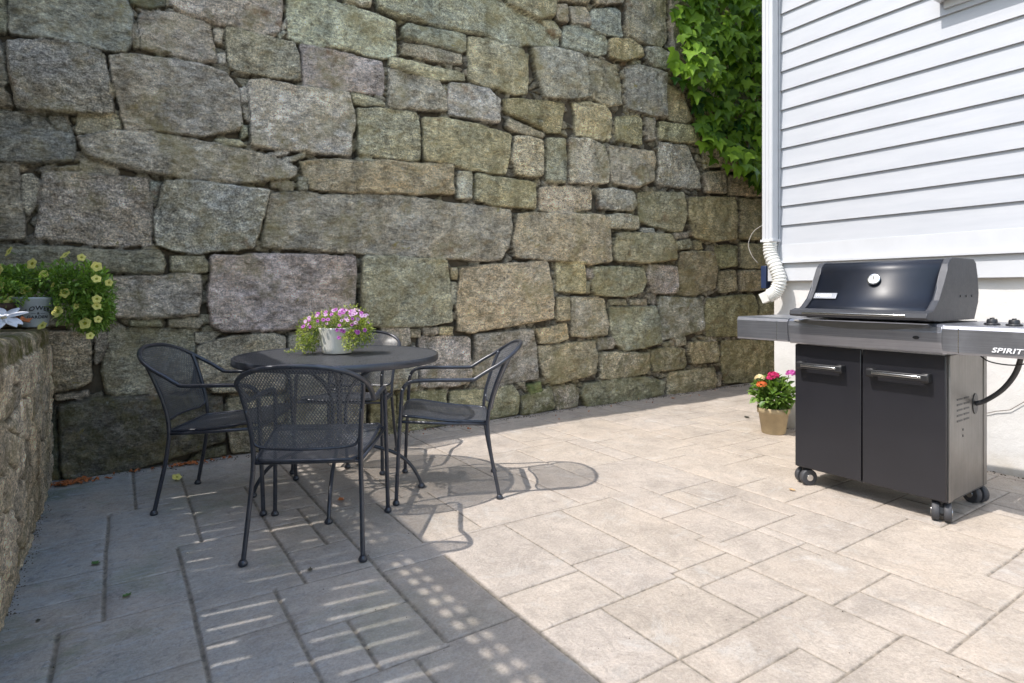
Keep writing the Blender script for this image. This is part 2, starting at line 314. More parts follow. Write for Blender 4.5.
# ---------------------------------------------------------------- the big granite wall
WALL_Y = 4.30; WALL_TOP = 5.1
STONES = """
b -60,-70 7,-70 7,30 -60,28
b 9,-70 124,-70 126,-2 134,12 131,42 126,50 104,48 84,44 60,38 20,33 9,30
b 5,38 40,38 84,44 104,52 109,80 113,113 60,112 16,108 9,70
g -60,33 -3,34 3,55 6,82 -60,80
g -60,86 0,85 8,92 12,105 -60,106
t 141,9 150,8 172,10 200,17 211,24 219,60 200,62 165,51 141,47 138,20
p 109,53 130,52 165,57 200,63 228,72 241,90 243,125 240,129 202,136 165,131 126,130 120,110 112,75
b -60,110 0,109 60,113 70,126 75,145 71,160 20,163 -60,162
g 77,114 118,113 122,128 100,131 75,132
l 76,136 92,133 112,130 150,131 180,136 205,141 240,148 275,156 297,166 298,173 290,178 262,181 235,182 190,180 150,172 112,165 88,156 80,146
g -60,166 18,162 20,200 24,239 -60,241
t 22,175 30,173 37,180 36,203 26,216 21,205
g 41,171 80,171 120,175 147,177 153,210 152,244 125,246 80,243 34,238 38,205
g 79,158 100,160 119,170 118,174 95,173 80,169
g 52,166 77,165 78,170 58,169
g 165,181 200,181 235,185 270,189 266,210 254,248 240,249 195,253 170,250 157,244 155,220 161,190
b 151,181 161,182 156,196 152,193
p 272,193 290,191 330,194 380,194 420,197 455,203 490,206 512,210 514,230 511,246 503,260 490,262 440,258 395,255 350,253 300,250 263,247 262,238 268,213
t 518,214 530,212 600,214 609,217 612,262 590,265 545,260 516,257 514,240
g -60,244 0,244 49,246 125,250 160,251 166,262 164,272 137,274 106,272 -60,268
g 170,256 205,255 208,262 207,272 172,272
g -60,271 50,272 104,276 103,300 104,325 50,327 -60,327
g 106,278 160,275 200,274 202,290 199,315 180,317 140,319 106,316 104,300
g 130,321 160,320 162,326 130,326
g 168,320 195,318 203,322 200,328 170,326
p 211,255 250,254 300,254 356,256 358,275 356,300 357,324 330,328 298,329 264,331 225,332 212,327 208,300
g 364,256 400,256 448,260 451,290 453,322 420,327 385,328 366,326 361,300
t 462,268 500,264 548,261 552,280 555,318 520,325 498,328 474,333 459,331 458,300
t 452,268 459,268 459,279 453,279
g 453,282 458,282 458,300 454,312
y 557,262 584,262 587,275 587,293 575,293 558,291
y 557,297 570,297 571,320 558,321
o 594,267 620,266 645,268 648,282 643,292 627,297 596,295 592,280
g 588,269 593,269 592,278 588,278
g 588,281 592,282 592,293 588,293
p 650,264 678,266 680,280 679,293 655,294 649,278
o 682,252 700,250 716,252 719,270 718,288 700,295 685,296 680,276
o 617,233 645,232 672,234 677,245 676,260 650,263 617,261 615,245
g 676,233 690,232 692,237 678,239
o 677,242 692,239 694,248 680,250
o 696,241 703,240 705,249 697,249
o 718,246 730,244 740,246 740,266 722,268 718,258
o 743,243 775,244 775,269 743,268
o 720,271 738,270 739,291 722,293
o 742,270 775,271 775,290 742,291
g 572,297 600,297 606,299 610,324 608,335 590,337 573,337
g 611,307 635,307 657,306 661,325 662,343 640,349 625,351 617,344 611,330
g 661,296 680,297 703,299 706,315 705,330 690,335 664,341 662,320
o 709,299 730,296 755,294 758,305 756,335 739,336 709,337 707,320
o 760,294 790,292 790,336 760,337
g 612,300 628,299 630,305 613,305
t 632,300 649,299 650,305 632,305
g 652,293 659,295 659,304 652,304
t 537,329 569,323 571,339 560,343 542,344
o 540,347 575,343 597,341 600,355 599,374 570,382 554,386 545,375
g 599,339 614,338 617,345 615,349 601,350
o 601,353 625,352 650,353 652,368 648,374 615,379 602,379
o 654,350 670,347 687,349 689,363 686,369 656,372 652,360
o 691,342 718,341 720,352 718,362 693,364 690,352
o 724,341 745,340 790,341 790,381 748,383 727,384 724,365
o 585,384 620,379 645,377 666,381 664,395 640,401 600,407 587,407 583,395
o 671,373 700,369 716,367 719,380 717,389 690,395 669,396
g 721,374 724,375 722,387 718,387
g 664,343 675,341 677,345 666,347
g 677,339 688,337 689,345 679,346
g 700,337 716,337 722,340 706,341
g 555,388 577,385 580,395 579,407 558,411
g 523,397 538,391 553,388 556,409 540,413 523,416
o 453,392 480,390 500,386 515,386 521,397 520,414 492,420 455,425 451,410
m 528,386 543,382 544,391 532,395
g 519,383 528,381 526,387 520,387
o 400,395 425,392 448,391 449,425 420,431 400,434
p 421,337 472,337 474,381 460,387 430,389 421,386
p 476,335 500,332 533,329 538,345 541,379 520,382 500,386 479,389 477,360
g 381,329 409,329 411,344 400,350 381,350
t 411,330 422,330 422,338 412,338
g 424,328 440,327 440,334 425,335
y 442,327 455,327 455,335 442,335
g 371,353 398,353 416,346 418,388 395,391 370,393
o 371,396 397,396 397,435 372,441
g 197,347 230,336 274,333 286,338 287,360 285,390 215,393 198,380
g 195,333 221,334 213,341 197,343
g 290,337 330,333 361,331 362,385 350,400 290,400
g 109,330 140,328 193,330 195,345 193,370 190,392 150,396 106,395 101,374
t 40,332 88,333 91,350 91,382 80,388 53,394 40,392
g 95,330 105,328 107,345 101,362 95,365
g 54,397 87,392 88,397 56,402
d 58,407 89,399 150,396 201,397 223,397 224,413 225,441 197,451 166,461 130,472 87,479 62,479 60,450
d 30,400 52,404 56,440 58,482 30,484
g 228,430 260,426 289,430 289,447 232,455
d 200,453 225,446 226,456 188,463
l 212,385 240,380 240,391 213,394
g 228,399 285,396 285,423 229,427
g 290,404 329,404 329,440 290,446
g 333,402 367,400 368,438 334,443
p 168,-70 284,-70 283,20 281,33 274,37 250,33 225,25 205,18 180,11 171,3
d 128,-70 163,-70 166,3 150,7 130,1
b 289,-70 335,-70 337,0 363,7 385,15 396,20 398,40 398,54 384,57 349,48 300,41 291,36 288,15
g 340,-70 372,-70 373,5 345,2
t 227,26 240,28 265,35 296,42 300,55 301,74 297,78 270,76 240,70 231,66 228,48
p 302,43 320,45 350,52 384,60 386,75 384,93 370,92 345,90 304,84 303,60
l 249,79 268,78 300,85 330,89 349,92 355,110 356,120 352,140 352,155 340,155 300,151 252,146 251,110
t 353,92 368,94 386,102 386,105 356,103
y 358,107 385,107 418,112 421,116 421,159 400,160 359,155 359,130
g 390,67 415,71 440,78 447,90 448,111 420,109 390,106
p 452,82 470,83 491,88 502,99 501,122 485,121 465,116 450,113 449,98
t 391,56 420,61 466,72 468,79 440,79 415,73 391,65
t 405,41 430,44 463,54 464,64 440,61 403,52
b 402,27 408,22 440,28 467,34 468,50 463,52 429,41 405,37
l 377,-70 495,-70 497,-2 510,3 529,13 545,25 561,35 562,43 551,46 530,43 521,46 486,34 467,31 440,26 416,19 400,17 378,7
t 500,-70 556,-70 557,5 555,16 540,19 525,11 508,2
t 543,20 555,20 563,30 562,36 552,33
t 470,35 490,37 525,48 530,60 531,80 530,92 520,94 490,86 471,79 470,55
l 533,46 560,47 584,54 590,70 593,96 580,98 546,96 540,80 536,65
t 558,4 568,4 569,22 558,19
t 570,5 587,6 591,14 592,25 573,23
b 566,24 580,24 608,33 610,40 609,53 600,55 564,46
b 593,9 610,6 623,9 625,36 605,33 593,26
t 559,-70 592,-70 591,3 559,0
t 595,-70 624,-70 624,3 596,4
g 627,-70 668,-70 669,40 664,46 640,43 628,36
o 611,38 630,38 642,47 644,57 625,60 611,56
g 646,47 660,47 673,55 676,70 655,67 647,58
g 588,56 600,57 619,63 624,80 624,104 612,106 595,98 590,75
g 627,66 640,64 667,72 668,117 655,116 629,107 627,85
g 634,59 643,60 643,63 634,63
t 670,83 685,92 695,118 690,122 671,119
y 575,102 590,101 608,104 615,113 614,137 605,140 590,136 578,134 577,115
o 618,116 640,114 645,118 645,144 632,142 618,140
g 648,117 657,118 657,140 649,140
o 661,121 690,124 702,134 700,143 680,142 661,138
o 505,98 520,97 560,101 567,103 563,132 550,132 530,121 508,111
g 510,117 525,122 546,132 545,137 515,131 507,126
o 424,116 445,117 480,124 512,134 511,155 507,174 490,173 465,168 440,162 424,160
g 516,136 530,136 544,140 544,175 535,177 518,174 513,160
g 548,137 567,138 568,160 567,182 555,183 547,180
g 571,137 592,138 606,145 611,165 610,183 590,184 571,182
g 610,145 630,147 655,151 656,165 655,180 639,188 613,183
g 662,141 690,145 702,170 704,187 690,188 659,184 661,160
t 706,172 728,170 728,193 708,192
t 731,174 775,178 775,196 731,195
t 706,120 728,120 728,165 706,168
t 731,120 775,122 775,172 731,170
g 690,70 728,75 728,115 700,115
g 731,78 775,80 775,118 731,116
g 672,-70 720,-70 720,68 690,66 672,50
g 723,-70 775,-70 775,75 723,70
y 299,161 322,158 345,159 400,161 454,164 455,194 400,193 350,192 311,189 306,177
g 271,181 296,180 294,190 272,186
g 300,177 308,178 309,190 300,190
l 269,152 286,149 290,152 273,156
l 284,158 305,152 306,156 290,161
g 357,157 373,157 373,161 357,160
g 459,170 473,171 473,199 458,198
y 476,173 500,177 537,182 537,208 520,208 495,205 476,200
t 542,187 570,185 593,187 595,195 594,209 570,213 542,210
g 599,189 615,188 635,191 638,205 634,211 601,209
g 609,215 625,213 639,216 640,228 635,229 611,228
o 641,192 660,191 687,192 689,215 685,231 675,232 658,227 642,221
o 691,197 715,196 738,197 740,220 738,239 715,242 696,237 691,215
o 742,198 775,199 775,240 744,239
g 642,228 656,228 657,232 643,232
l 241,86 248,85 249,100 243,100
g 245,103 249,106 251,122 246,118
l 242,124 249,125 248,135 241,137
g 214,139 240,138 247,145 225,144
g 215,27 225,28 222,42 217,40
l 219,52 226,52 227,61 220,62
g 283,24 288,18 288,26 284,30
l 278,35 286,30 288,33 281,38
g 132,30 137,18 139,44 133,46
g 111,82 115,90 114,96 110,92
"""
TINT = dict(g=(.435,.405,.345), b=(.41,.405,.355), p=(.425,.385,.355), t=(.46,.405,.315), y=(.475,.42,.29), o=(.425,.385,.265),
            l=(.47,.45,.39), d=(.19,.19,.165), m=(.16,.20,.08))
def wall_pt(px, py):                      # picture trace -> metres along the wall, metres up
    r = (px-512)/FPX
    Y = WALL_Y/(HEAD[1]-r*HEAD[0])
    return Y*(r*HEAD[1]+HEAD[0]), CAM_H-(py-291)/FPX*Y
def chaikin(P, it=2, q=0.2):
    for _ in range(it):
        o = []
        for i in range(len(P)):
            a = P[i]; b = P[(i+1) % len(P)]
            o.append((a[0]*(1-q)+b[0]*q, a[1]*(1-q)+b[1]*q)); o.append((a[0]*q+b[0]*(1-q), a[1]*q+b[1]*(1-q)))
        P = o
    return np.array(P)
def poly_sd(P, X, Y):                     # signed distance, positive inside
    d = np.full(X.shape, 1e9); ins = np.zeros(X.shape, bool)
    n = len(P)
    for i in range(n):
        ax, ay = P[i]; bx, by = P[(i+1) % n]
        ex, ey = bx-ax, by-ay; L = ex*ex+ey*ey+1e-12
        t = np.clip(((X-ax)*ex+(Y-ay)*ey)/L, 0, 1)
        d = np.minimum(d, (X-ax-t*ex)**2+(Y-ay-t*ey)**2)
        c = ((ay > Y) != (by > Y)) & (X < (bx-ax)*(Y-ay)/(by-ay+1e-12)+ax)
        ins ^= c
    d = np.sqrt(d); return np.where(ins, d, -d)
def chinks(X, Z, s, seed):                # small wedged stones: distance to nearest cell border and cell id
    gx = np.floor(X/s).astype(int); gz = np.floor(Z/s).astype(int)
    d1 = np.full(X.shape, 9.); d2 = np.full(X.shape, 9.); cid = np.zeros(X.shape)
    for i in (-1, 0, 1):
        for j in (-1, 0, 1):
            cx = gx+i; cz = gz+j
            rx = (vnoise(cx+.0, cz+.0, seed)+1)/2; rz = (vnoise(cx+.0, cz+.0, seed+5)+1)/2
            d = np.sqrt(((X/s-cx-rx))**2+((Z/s-cz-rz))**2*2.2)
            m = d < d1; d2 = np.where(m, d1, np.minimum(d2, d)); cid = np.where(m, vnoise(cx+.0, cz+.0, seed+9), cid); d1 = np.minimum(d1, d)
    return d2-d1, cid
def grid_mesh(name, V, nu, nv, mat, parent=None, flip=False):
    idx = np.arange(nu*nv).reshape(nv, nu)
    a = idx[:-1,:-1].ravel(); b = idx[:-1,1:].ravel(); c = idx[1:,1:].ravel(); d = idx[1:,:-1].ravel()
    F = np.stack([a,b,c,d] if not flip else [a,d,c,b], 1).astype(np.int32)
    me = bpy.data.meshes.new(name); me.vertices.add(len(V)); me.vertices.foreach_set('co', V.astype(np.float32).ravel())
    me.loops.add(F.size); me.loops.foreach_set('vertex_index', F.ravel())
    me.polygons.add(len(F)); me.polygons.foreach_set('loop_start', np.arange(0, F.size, 4, dtype=np.int32))
    try: me.polygons.foreach_set('loop_total', np.full(len(F), 4, dtype=np.int32))
    except Exception: pass
    me.polygons.foreach_set('use_smooth', np.ones(len(F), dtype=bool))
    me.update(calc_edges=True); me.validate()
    me.materials.append(mat)
    return link(bpy.data.objects.new(name, me), parent)
def vattr(me, name, arr):
    if arr.ndim == 1:
        a = me.attributes.new(name, 'FLOAT', 'POINT'); a.data.foreach_set('value', arr.astype(np.float32))
    else:
        a = me.attributes.new(name, 'FLOAT_COLOR', 'POINT')
        a.data.foreach_set('color', np.concatenate([arr, np.ones((len(arr),1))],1).astype(np.float32).ravel())
def build_wall():
    xs = list(np.arange(-7, -0.95, 0.045)); x = -0.95
    while x < 7.6:
        xs.append(x); x += 0.0062+0.0075*(x+0.95)/8.5
    xs += list(np.arange(7.6, 11, 0.045)); xs = np.array(xs)
    zs = np.concatenate([np.arange(-0.05, 4.85, 0.0092), np.arange(4.85, WALL_TOP+0.02, 0.03)])
    X, Z = np.meshgrid(xs, zs)
    wx = X+0.009*fbm(X*9, Z*9, 3, 3)+0.004*fbm(X*45, Z*45, 2, 31); wz = Z+0.009*fbm(X*9+40, Z*9, 3, 4)+0.004*fbm(X*45+9, Z*45, 2, 32)
    cd, cid = chinks(X+0.01*fbm(X*20,Z*20,2,77), Z, 0.085, 50)
    H = -0.092+0.048*np.clip(cd/0.28, 0, 1)**0.6*(cid > -0.35)+0.010*fbm(X*25, Z*25, 3, 8)
    base = np.stack([np.clip(0.27+0.12*cid, 0, 1), np.clip(0.245+0.11*cid, 0, 1), np.clip(0.20+0.08*cid, 0, 1)], -1)
    gap = np.clip(1-np.clip((cd-0.04)/0.12, 0, 1)*(cid > -0.35), 0, 1)*0.9+0.0
    polys = []
    for ln in STONES.strip().split('\n'):
        p = ln.split(); P = [wall_pt(*map(float, q.split(','))) for q in p[1:]]
        polys.append((p[0], P))
    # further courses, beyond what the photograph shows
    rng = random.Random(5)
    def course(x0, x1, z0, z1):
        z = z0
        while z < z1:
            h = rng.uniform(.2, .42); h = min(h, z1-z) if z1-z > .15 else z1-z+0.02; x = x0
            while x < x1:
                w = rng.uniform(.25, .85)
                if x+w > x1-.15: w = x1-x
                j = lambda: rng.uniform(-.012, .012)
                polys.append((rng.choice('ggbtlop'), [(x+.012+j(), z+.012+j()), (x+w-.012+j(), z+.012+j()), (x+w-.012+j(), z+h-.012+j()), (x+.012+j(), z+h-.012+j())]))
                x += w
            z += h
    course(-7, -0.9, 0, WALL_TOP); course(7.35, 11, 0, WALL_TOP)
    for i in range(20):                    # above the top edge of the picture
        xa = -0.9+i*0.4125; zb = wall_pt(512+FPX*((xa*HEAD[1]-WALL_Y*HEAD[0])/(xa*HEAD[0]+WALL_Y*HEAD[1])), -68)[1]
        zt = zb-0.02
        if zt < WALL_TOP: course(xa, xa+0.4125, zt+0.02, WALL_TOP)
    tint = base.copy(); moss = np.zeros(X.shape); rndm = np.full(X.shape, 0.6)
    fb1 = fbm(X*4, Z*4, 4, 11); fb2 = fbm(X*16, Z*16, 4, 12, 0.6); fb3 = fbm(X*55, Z*55, 3, 13, 0.6)
    for k, (code, P) in enumerate(polys):
        P = chaikin(P, 2, 0.05); x0, z0 = P.min(0)-0.04; x1, z1 = P.max(0)+0.04
        i0, i1 = np.searchsorted(xs, [x0, x1]); j0, j1 = np.searchsorted(zs, [z0, z1])
        if i1-i0 < 2 or j1-j0 < 2: continue
        sl = (slice(j0, j1), slice(i0, i1))
        d = poly_sd(P, wx[sl], wz[sl])+0.0045
        size = min(x1-x0, z1-z0)-0.08
        rr = min(0.022, max(0.009, size*0.14))
        t = np.clip((d+0.004)/rr, 0, 1); prof = np.sqrt(1-(1-t)**2)*0.8+0.2*np.clip(d/(size*0.5+0.01), 0, 1)
        r = random.Random(k*31+7); big = size > 0.12
        off = r.uniform(-0.022, 0.024) if big else r.uniform(-0.03, -0.008)
        cx = (x0+x1)/2; cz = (z0+z1)/2
        tx = r.uniform(-.06, .06); tz = r.uniform(-.08, .05)
        hh = -0.05+0.055*prof+off+(X[sl]-cx)*tx*t+(Z[sl]-cz)*tz*t
        amp = 1.0 if big else 0.4
        # a few broken facets on each face
        ph = r.uniform(0, 50)
        hh = hh+t*amp*(0.024*fbm(X[sl]*3.5+ph, Z[sl]*3.5, 2, 21)+0.026*np.abs(fbm(X[sl]*7+ph, Z[sl]*9+ph, 3, 22))*(-1)+0.014*fb2[sl]+0.007*fb3[sl])
        m = d > -0.004
        cur = H[sl]; H[sl] = np.where(m & (hh > cur), hh, cur)
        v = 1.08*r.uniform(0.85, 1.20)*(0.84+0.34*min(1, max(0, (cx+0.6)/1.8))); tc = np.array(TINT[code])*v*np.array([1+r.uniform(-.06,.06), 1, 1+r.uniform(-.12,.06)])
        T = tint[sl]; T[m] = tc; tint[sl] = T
        mo = np.clip(0.10+0.55*(cx-2.2)/4+0.5*(0.9-cz)/0.9, 0.0, 0.75) if code != 'o' else np.clip(0.35+0.3*(1-cz), .25, .8)
        if code in 'dm': mo = 0.55
        q = rndm[sl]; q[m] = r.uniform(.35, 1.0); rndm[sl] = q
        if code in 'ly': mo *= 0.5
        q = moss[sl]; q[m] = mo*r.uniform(.6, 1.1); moss[sl] = q
        g = gap[sl]; g[m] = (np.clip(1-(d+0.004)/0.009, 0, 1)*0.8)[m]; gap[sl] = g
    V = np.stack([X, WALL_Y-0.0-H, Z], -1).reshape(-1, 3)
    w = thing('stone_wall', 'tall dry laid wall of rough granite blocks behind the patio table', 'wall', (3, WALL_Y, 0))
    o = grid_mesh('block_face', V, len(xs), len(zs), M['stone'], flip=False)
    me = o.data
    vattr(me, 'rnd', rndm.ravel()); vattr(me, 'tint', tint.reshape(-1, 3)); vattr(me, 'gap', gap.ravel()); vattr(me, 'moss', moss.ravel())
    o.parent = w; o.matrix_parent_inverse = Matrix.Translation((-3, -WALL_Y, 0))
    bm = NB(); add_box(bm, -10, 8, 0.07, 0.9, -0.05, WALL_TOP, 0.0)
    b = obj('wall_core', bm, M['soil'], w)
    return w
build_wall()

# ---------------------------------------------------------------- the patio paving
VJ = """-.04,2.40,3.52 .215,1.0,2.92 .48,1.0,2.30 .59,2.29,3.11 .31,2.925,4.06 .075,3.54,4.3 -.16,1.0,2.40 .76,2.60,3.11 1.40,1.04,1.55 1.80,1.20,1.58
2.085,.89,1.45 1.755,.89,1.04 2.105,.5,.89 2.265,.77,1.11 2.515,.77,1.66 2.135,1.445,1.74 2.19,1.74,2.35 3.19,.77,1.34 1.515,1.55,2.35 1.85,1.58,2.35
1.135,1.0,2.22 .86,1.665,3.11 .64,1.645,1.96 .745,1.0,1.645 .59,3.11,3.62 .86,3.11,4.3 1.64,.5,.89 2.8,.77,.895""".split()
UJ = """2.40,-.16,.215 2.29,.215,.86 2.68,-.04,.215 2.625,-.32,-.04 2.925,.215,.76 1.99,.0,.215 2.06,.215,.48 1.20,1.135,2.085 1.04,1.40,1.755 1.45,1.80,2.515
1.11,2.085,2.515 .89,1.64,2.105 1.33,2.515,3.19 .77,2.1,3.19 .895,2.8,3.19 1.58,1.80,2.135 1.99,2.19,2.77 1.55,1.135,1.80 2.35,.86,2.19 1.80,1.135,1.515
1.665,.86,1.135 1.96,.48,.86 1.645,.48,.86 1.85,1.515,1.85 2.215,.86,1.135 1.74,2.135,2.19 3.11,.31,.86 3.62,.075,.86 2.60,.59,.86 3.20,-.32,-.04 3.54,-.04,.31
1.30,-.32,.215 1.0,-.32,1.14 1.66,2.19,2.77 2.85,-.32,-.04""".split()
def build_patio():
    segs = []
    for s in VJ:
        u, a, b = map(float, s.split(',')); segs.append(('V', u, a, b, 0.0040 if u > 1.2 else 0.0058))
    for s in UJ:
        v, a, b = map(float, s.split(',')); segs.append(('U', v, a, b, 0.0032 if a < 1 else 0.0038))
    traced = [(-.32, 1.0, .86, 4.3), (.86, 1.0, 1.8, 2.35), (1.4, .77, 2.515, 2.35), (2.515, .77, 3.19, 1.33), (.86,1.0,1.135,2.35)]
    U0, U1, V0, V1 = -.36, 8.0, -5.0, 4.42
    cs = 0.1475; nx = int((U1-U0)/cs)+1; ny = int((V1-V0)/cs)+1
    occ = np.zeros((ny, nx), int)
    ux = lambda i: U0+i*cs
    vy = lambda j: V0+j*cs
    for j in range(ny):
        for i in range(nx):
            cu = ux(i)+cs/2; cv = vy(j)+cs/2
            if any(a < cu < c and b < cv < d for a, b, c, d in traced): occ[j, i] = -1
    rng = random.Random(12); n = 0
    sizes = [(2,2),(3,2),(2,3),(4,2),(3,3),(4,3),(2,4),(3,4),(2,1),(1,2),(4,4),(3,1)]
    for j in range(ny):
        for i in range(nx):
            if occ[j, i]: continue
            opts = sizes[:]; rng.shuffle(opts)
            for (a, b) in opts+[(1,1)]:
                if i+a <= nx and j+b <= ny and not occ[j:j+b, i:i+a].any():
                    n += 1; occ[j:j+b, i:i+a] = n; break
    lab = lambda j, i: occ[j, i]
    for i in range(1, nx):                  # joints between generated slabs
        j = 0
        while j < ny:
            if occ[j, i] != occ[j, i-1]:
                k = j
                while k < ny and occ[k, i] != occ[k, i-1]: k += 1
                segs.append(('V', ux(i), vy(j), vy(k), 0.0040)); j = k
            else: j += 1
    for j in range(1, ny):
        i = 0
        while i < nx:
            if occ[j, i] != occ[j-1, i]:
                k = i
                while k < nx and occ[j, k] != occ[j-1, k]: k += 1
                segs.append(('U', vy(j), ux(i), ux(k), 0.0036)); i = k
            else: i += 1
    nt = len(VJ)+len(UJ); keep = segs[:nt]
    for g in segs[nt:]:                    # drop generated joints that would double a traced one
        if any(g[0] == t_[0] and 0.001 < abs(g[1]-t_[1]) < 0.07 and min(g[3], t_[3])-max(g[2], t_[2]) > 0.05 for t_ in segs[:nt]): continue
        keep.append(g)
    segs = keep
    def lines(vals, a, b, base):
        s = set()
        for v in vals:
            for q in (-.03, -.010, -.006, -.0025, .0025, .006, .010, .03):
                if a <= v+q <= b: s.add(round(v+q, 4))
        x = a
        while x < b: s.add(round(x, 4)); x += base
        r = sorted(s); o = [r[0]]
        for v in r[1:]:
            if v-o[-1] > 0.0022: o.append(v)
        return np.array(o)
    us = lines({s[1] for s in segs if s[0] == 'V'}, U0, U1, 0.05)
    vs = lines({s[1] for s in segs if s[0] == 'U'}, V0, V1, 0.05)
    Ug, Vg = np.meshgrid(us, vs)
    D = np.full(Ug.shape, 9.0); W = np.full(Ug.shape, 0.006)
    for typ, c, a, b, w in segs:
        if typ == 'V': i0, i1 = np.searchsorted(us, [c-.04, c+.04]); j0, j1 = np.searchsorted(vs, [a-.001, b+.001])
        else: i0, i1 = np.searchsorted(us, [a-.001, b+.001]); j0, j1 = np.searchsorted(vs, [c-.04, c+.04])
        sl = (slice(j0, j1), slice(i0, i1))
        d = np.abs((Ug if typ == 'V' else Vg)[sl]-c)/w
        m = d < D[sl]; q = D[sl]; q[m] = d[m]; D[sl] = q; q = W[sl]; q[m] = w; W[sl] = q
    # slab ids by flood fill on a coarse raster
    rs = 0.02; rx = np.arange(U0, U1, rs)+rs/2; ry = np.arange(V0, V1, rs)+rs/2
    idm = np.zeros((len(ry), len(rx)), int)
    bv = np.zeros((len(ry), len(rx)+1), bool); bh = np.zeros((len(ry)+1, len(rx)), bool)
    for typ, c, a, b, w in segs:
        if typ == 'V':
            i = int(round((c-U0)/rs)); j0 = max(0, int((a-V0)/rs)); j1 = int((b-V0)/rs)+1
            if 0 <= i <= len(rx): bv[j0:j1, i] = True
        else:
            j = int(round((c-V0)/rs)); i0 = max(0, int((a-U0)/rs)); i1 = int((b-U0)/rs)+1
            if 0 <= j <= len(ry): bh[j, i0:i1] = True
    cur = 0; H_, W_ = idm.shape
    for sj in range(0, H_):
        for si in range(0, W_):
            if idm[sj, si]: continue
            cur += 1; idm[sj, si] = cur; st = [(sj, si)]
            while st:
                j, i = st.pop()
                if i+1 < W_ and not idm[j, i+1] and not bv[j, i+1]: idm[j, i+1] = cur; st.append((j, i+1))
                if i > 0 and not idm[j, i-1] and not bv[j, i]: idm[j, i-1] = cur; st.append((j, i-1))
                if j+1 < H_ and not idm[j+1, i] and not bh[j+1, i]: idm[j+1, i] = cur; st.append((j+1, i))
                if j > 0 and not idm[j-1, i] and not bh[j, i]: idm[j-1, i] = cur; st.append((j-1, i))
    rr = np.random.RandomState(3); val = rr.uniform(-1, 1, cur+2); val2 = rr.uniform(-1, 1, cur+2); hgt = rr.uniform(-.0012, .0012, cur+2)
    ii = np.clip(((Ug-U0)/rs).astype(int), 0, W_-1); jj = np.clip(((Vg-V0)/rs).astype(int), 0, H_-1)
    sid = idm[jj, ii]; v1 = val[sid]; v2 = val2[sid]
    prof = np.clip(1.6-D, 0, 1); edge = np.exp(-np.clip(D-1, 0, 9)**2/3.0)*0.0016
    depth = np.where(W > 0.005, 0.008, 0.005)*(0.75+0.35*fbm(Ug*6, Vg*6, 2, 5))
    Zg = -depth*prof-edge*(D < 6)+hgt[sid]*(1-prof)+0.0018*fbm(Ug*2.2, Vg*2.2, 3, 9)
    Xw = Ug+0.0045*fbm(Ug*3, Vg*3, 3, 61); Yw = Vg+0.0045*fbm(Ug*3+20, Vg*3, 3, 62)
    base = np.array([0.415, 0.358, 0.304])
    T = base[None, None]*(1+0.04*v1[..., None])*(1+np.stack([0.008*v2, 0*v2, -0.02*v2], -1))
    left_tone = np.clip((1.15-Ug)/1.6, 0, 1)**0.8  # paving colour turns cooler, greener and more mottled towards the left
    o = grid_mesh('patio', np.stack([Xw, Yw, Zg], -1).reshape(-1, 3), len(us), len(vs), M['patio'])
    vattr(o.data, 'tint', T.reshape(-1, 3)); vattr(o.data, 'joint', (prof*0.9).ravel()); vattr(o.data, 'left_tone', left_tone.ravel())
    tag(o, kind='structure')
    return segs
build_patio()
o = mesh_obj('ground', [(-80,-80,-.06),(80,-80,-.06),(80,80,-.06),(-80,80,-.06)], [(0,1,2,3)], M['grass']); tag(o, kind='structure')
bm = NB(); add_box(bm, -30, 40, 5.1, 40, 4.2, WALL_TOP-0.02)
o = obj('hill', bm, M['grass']); tag(o, kind='structure')

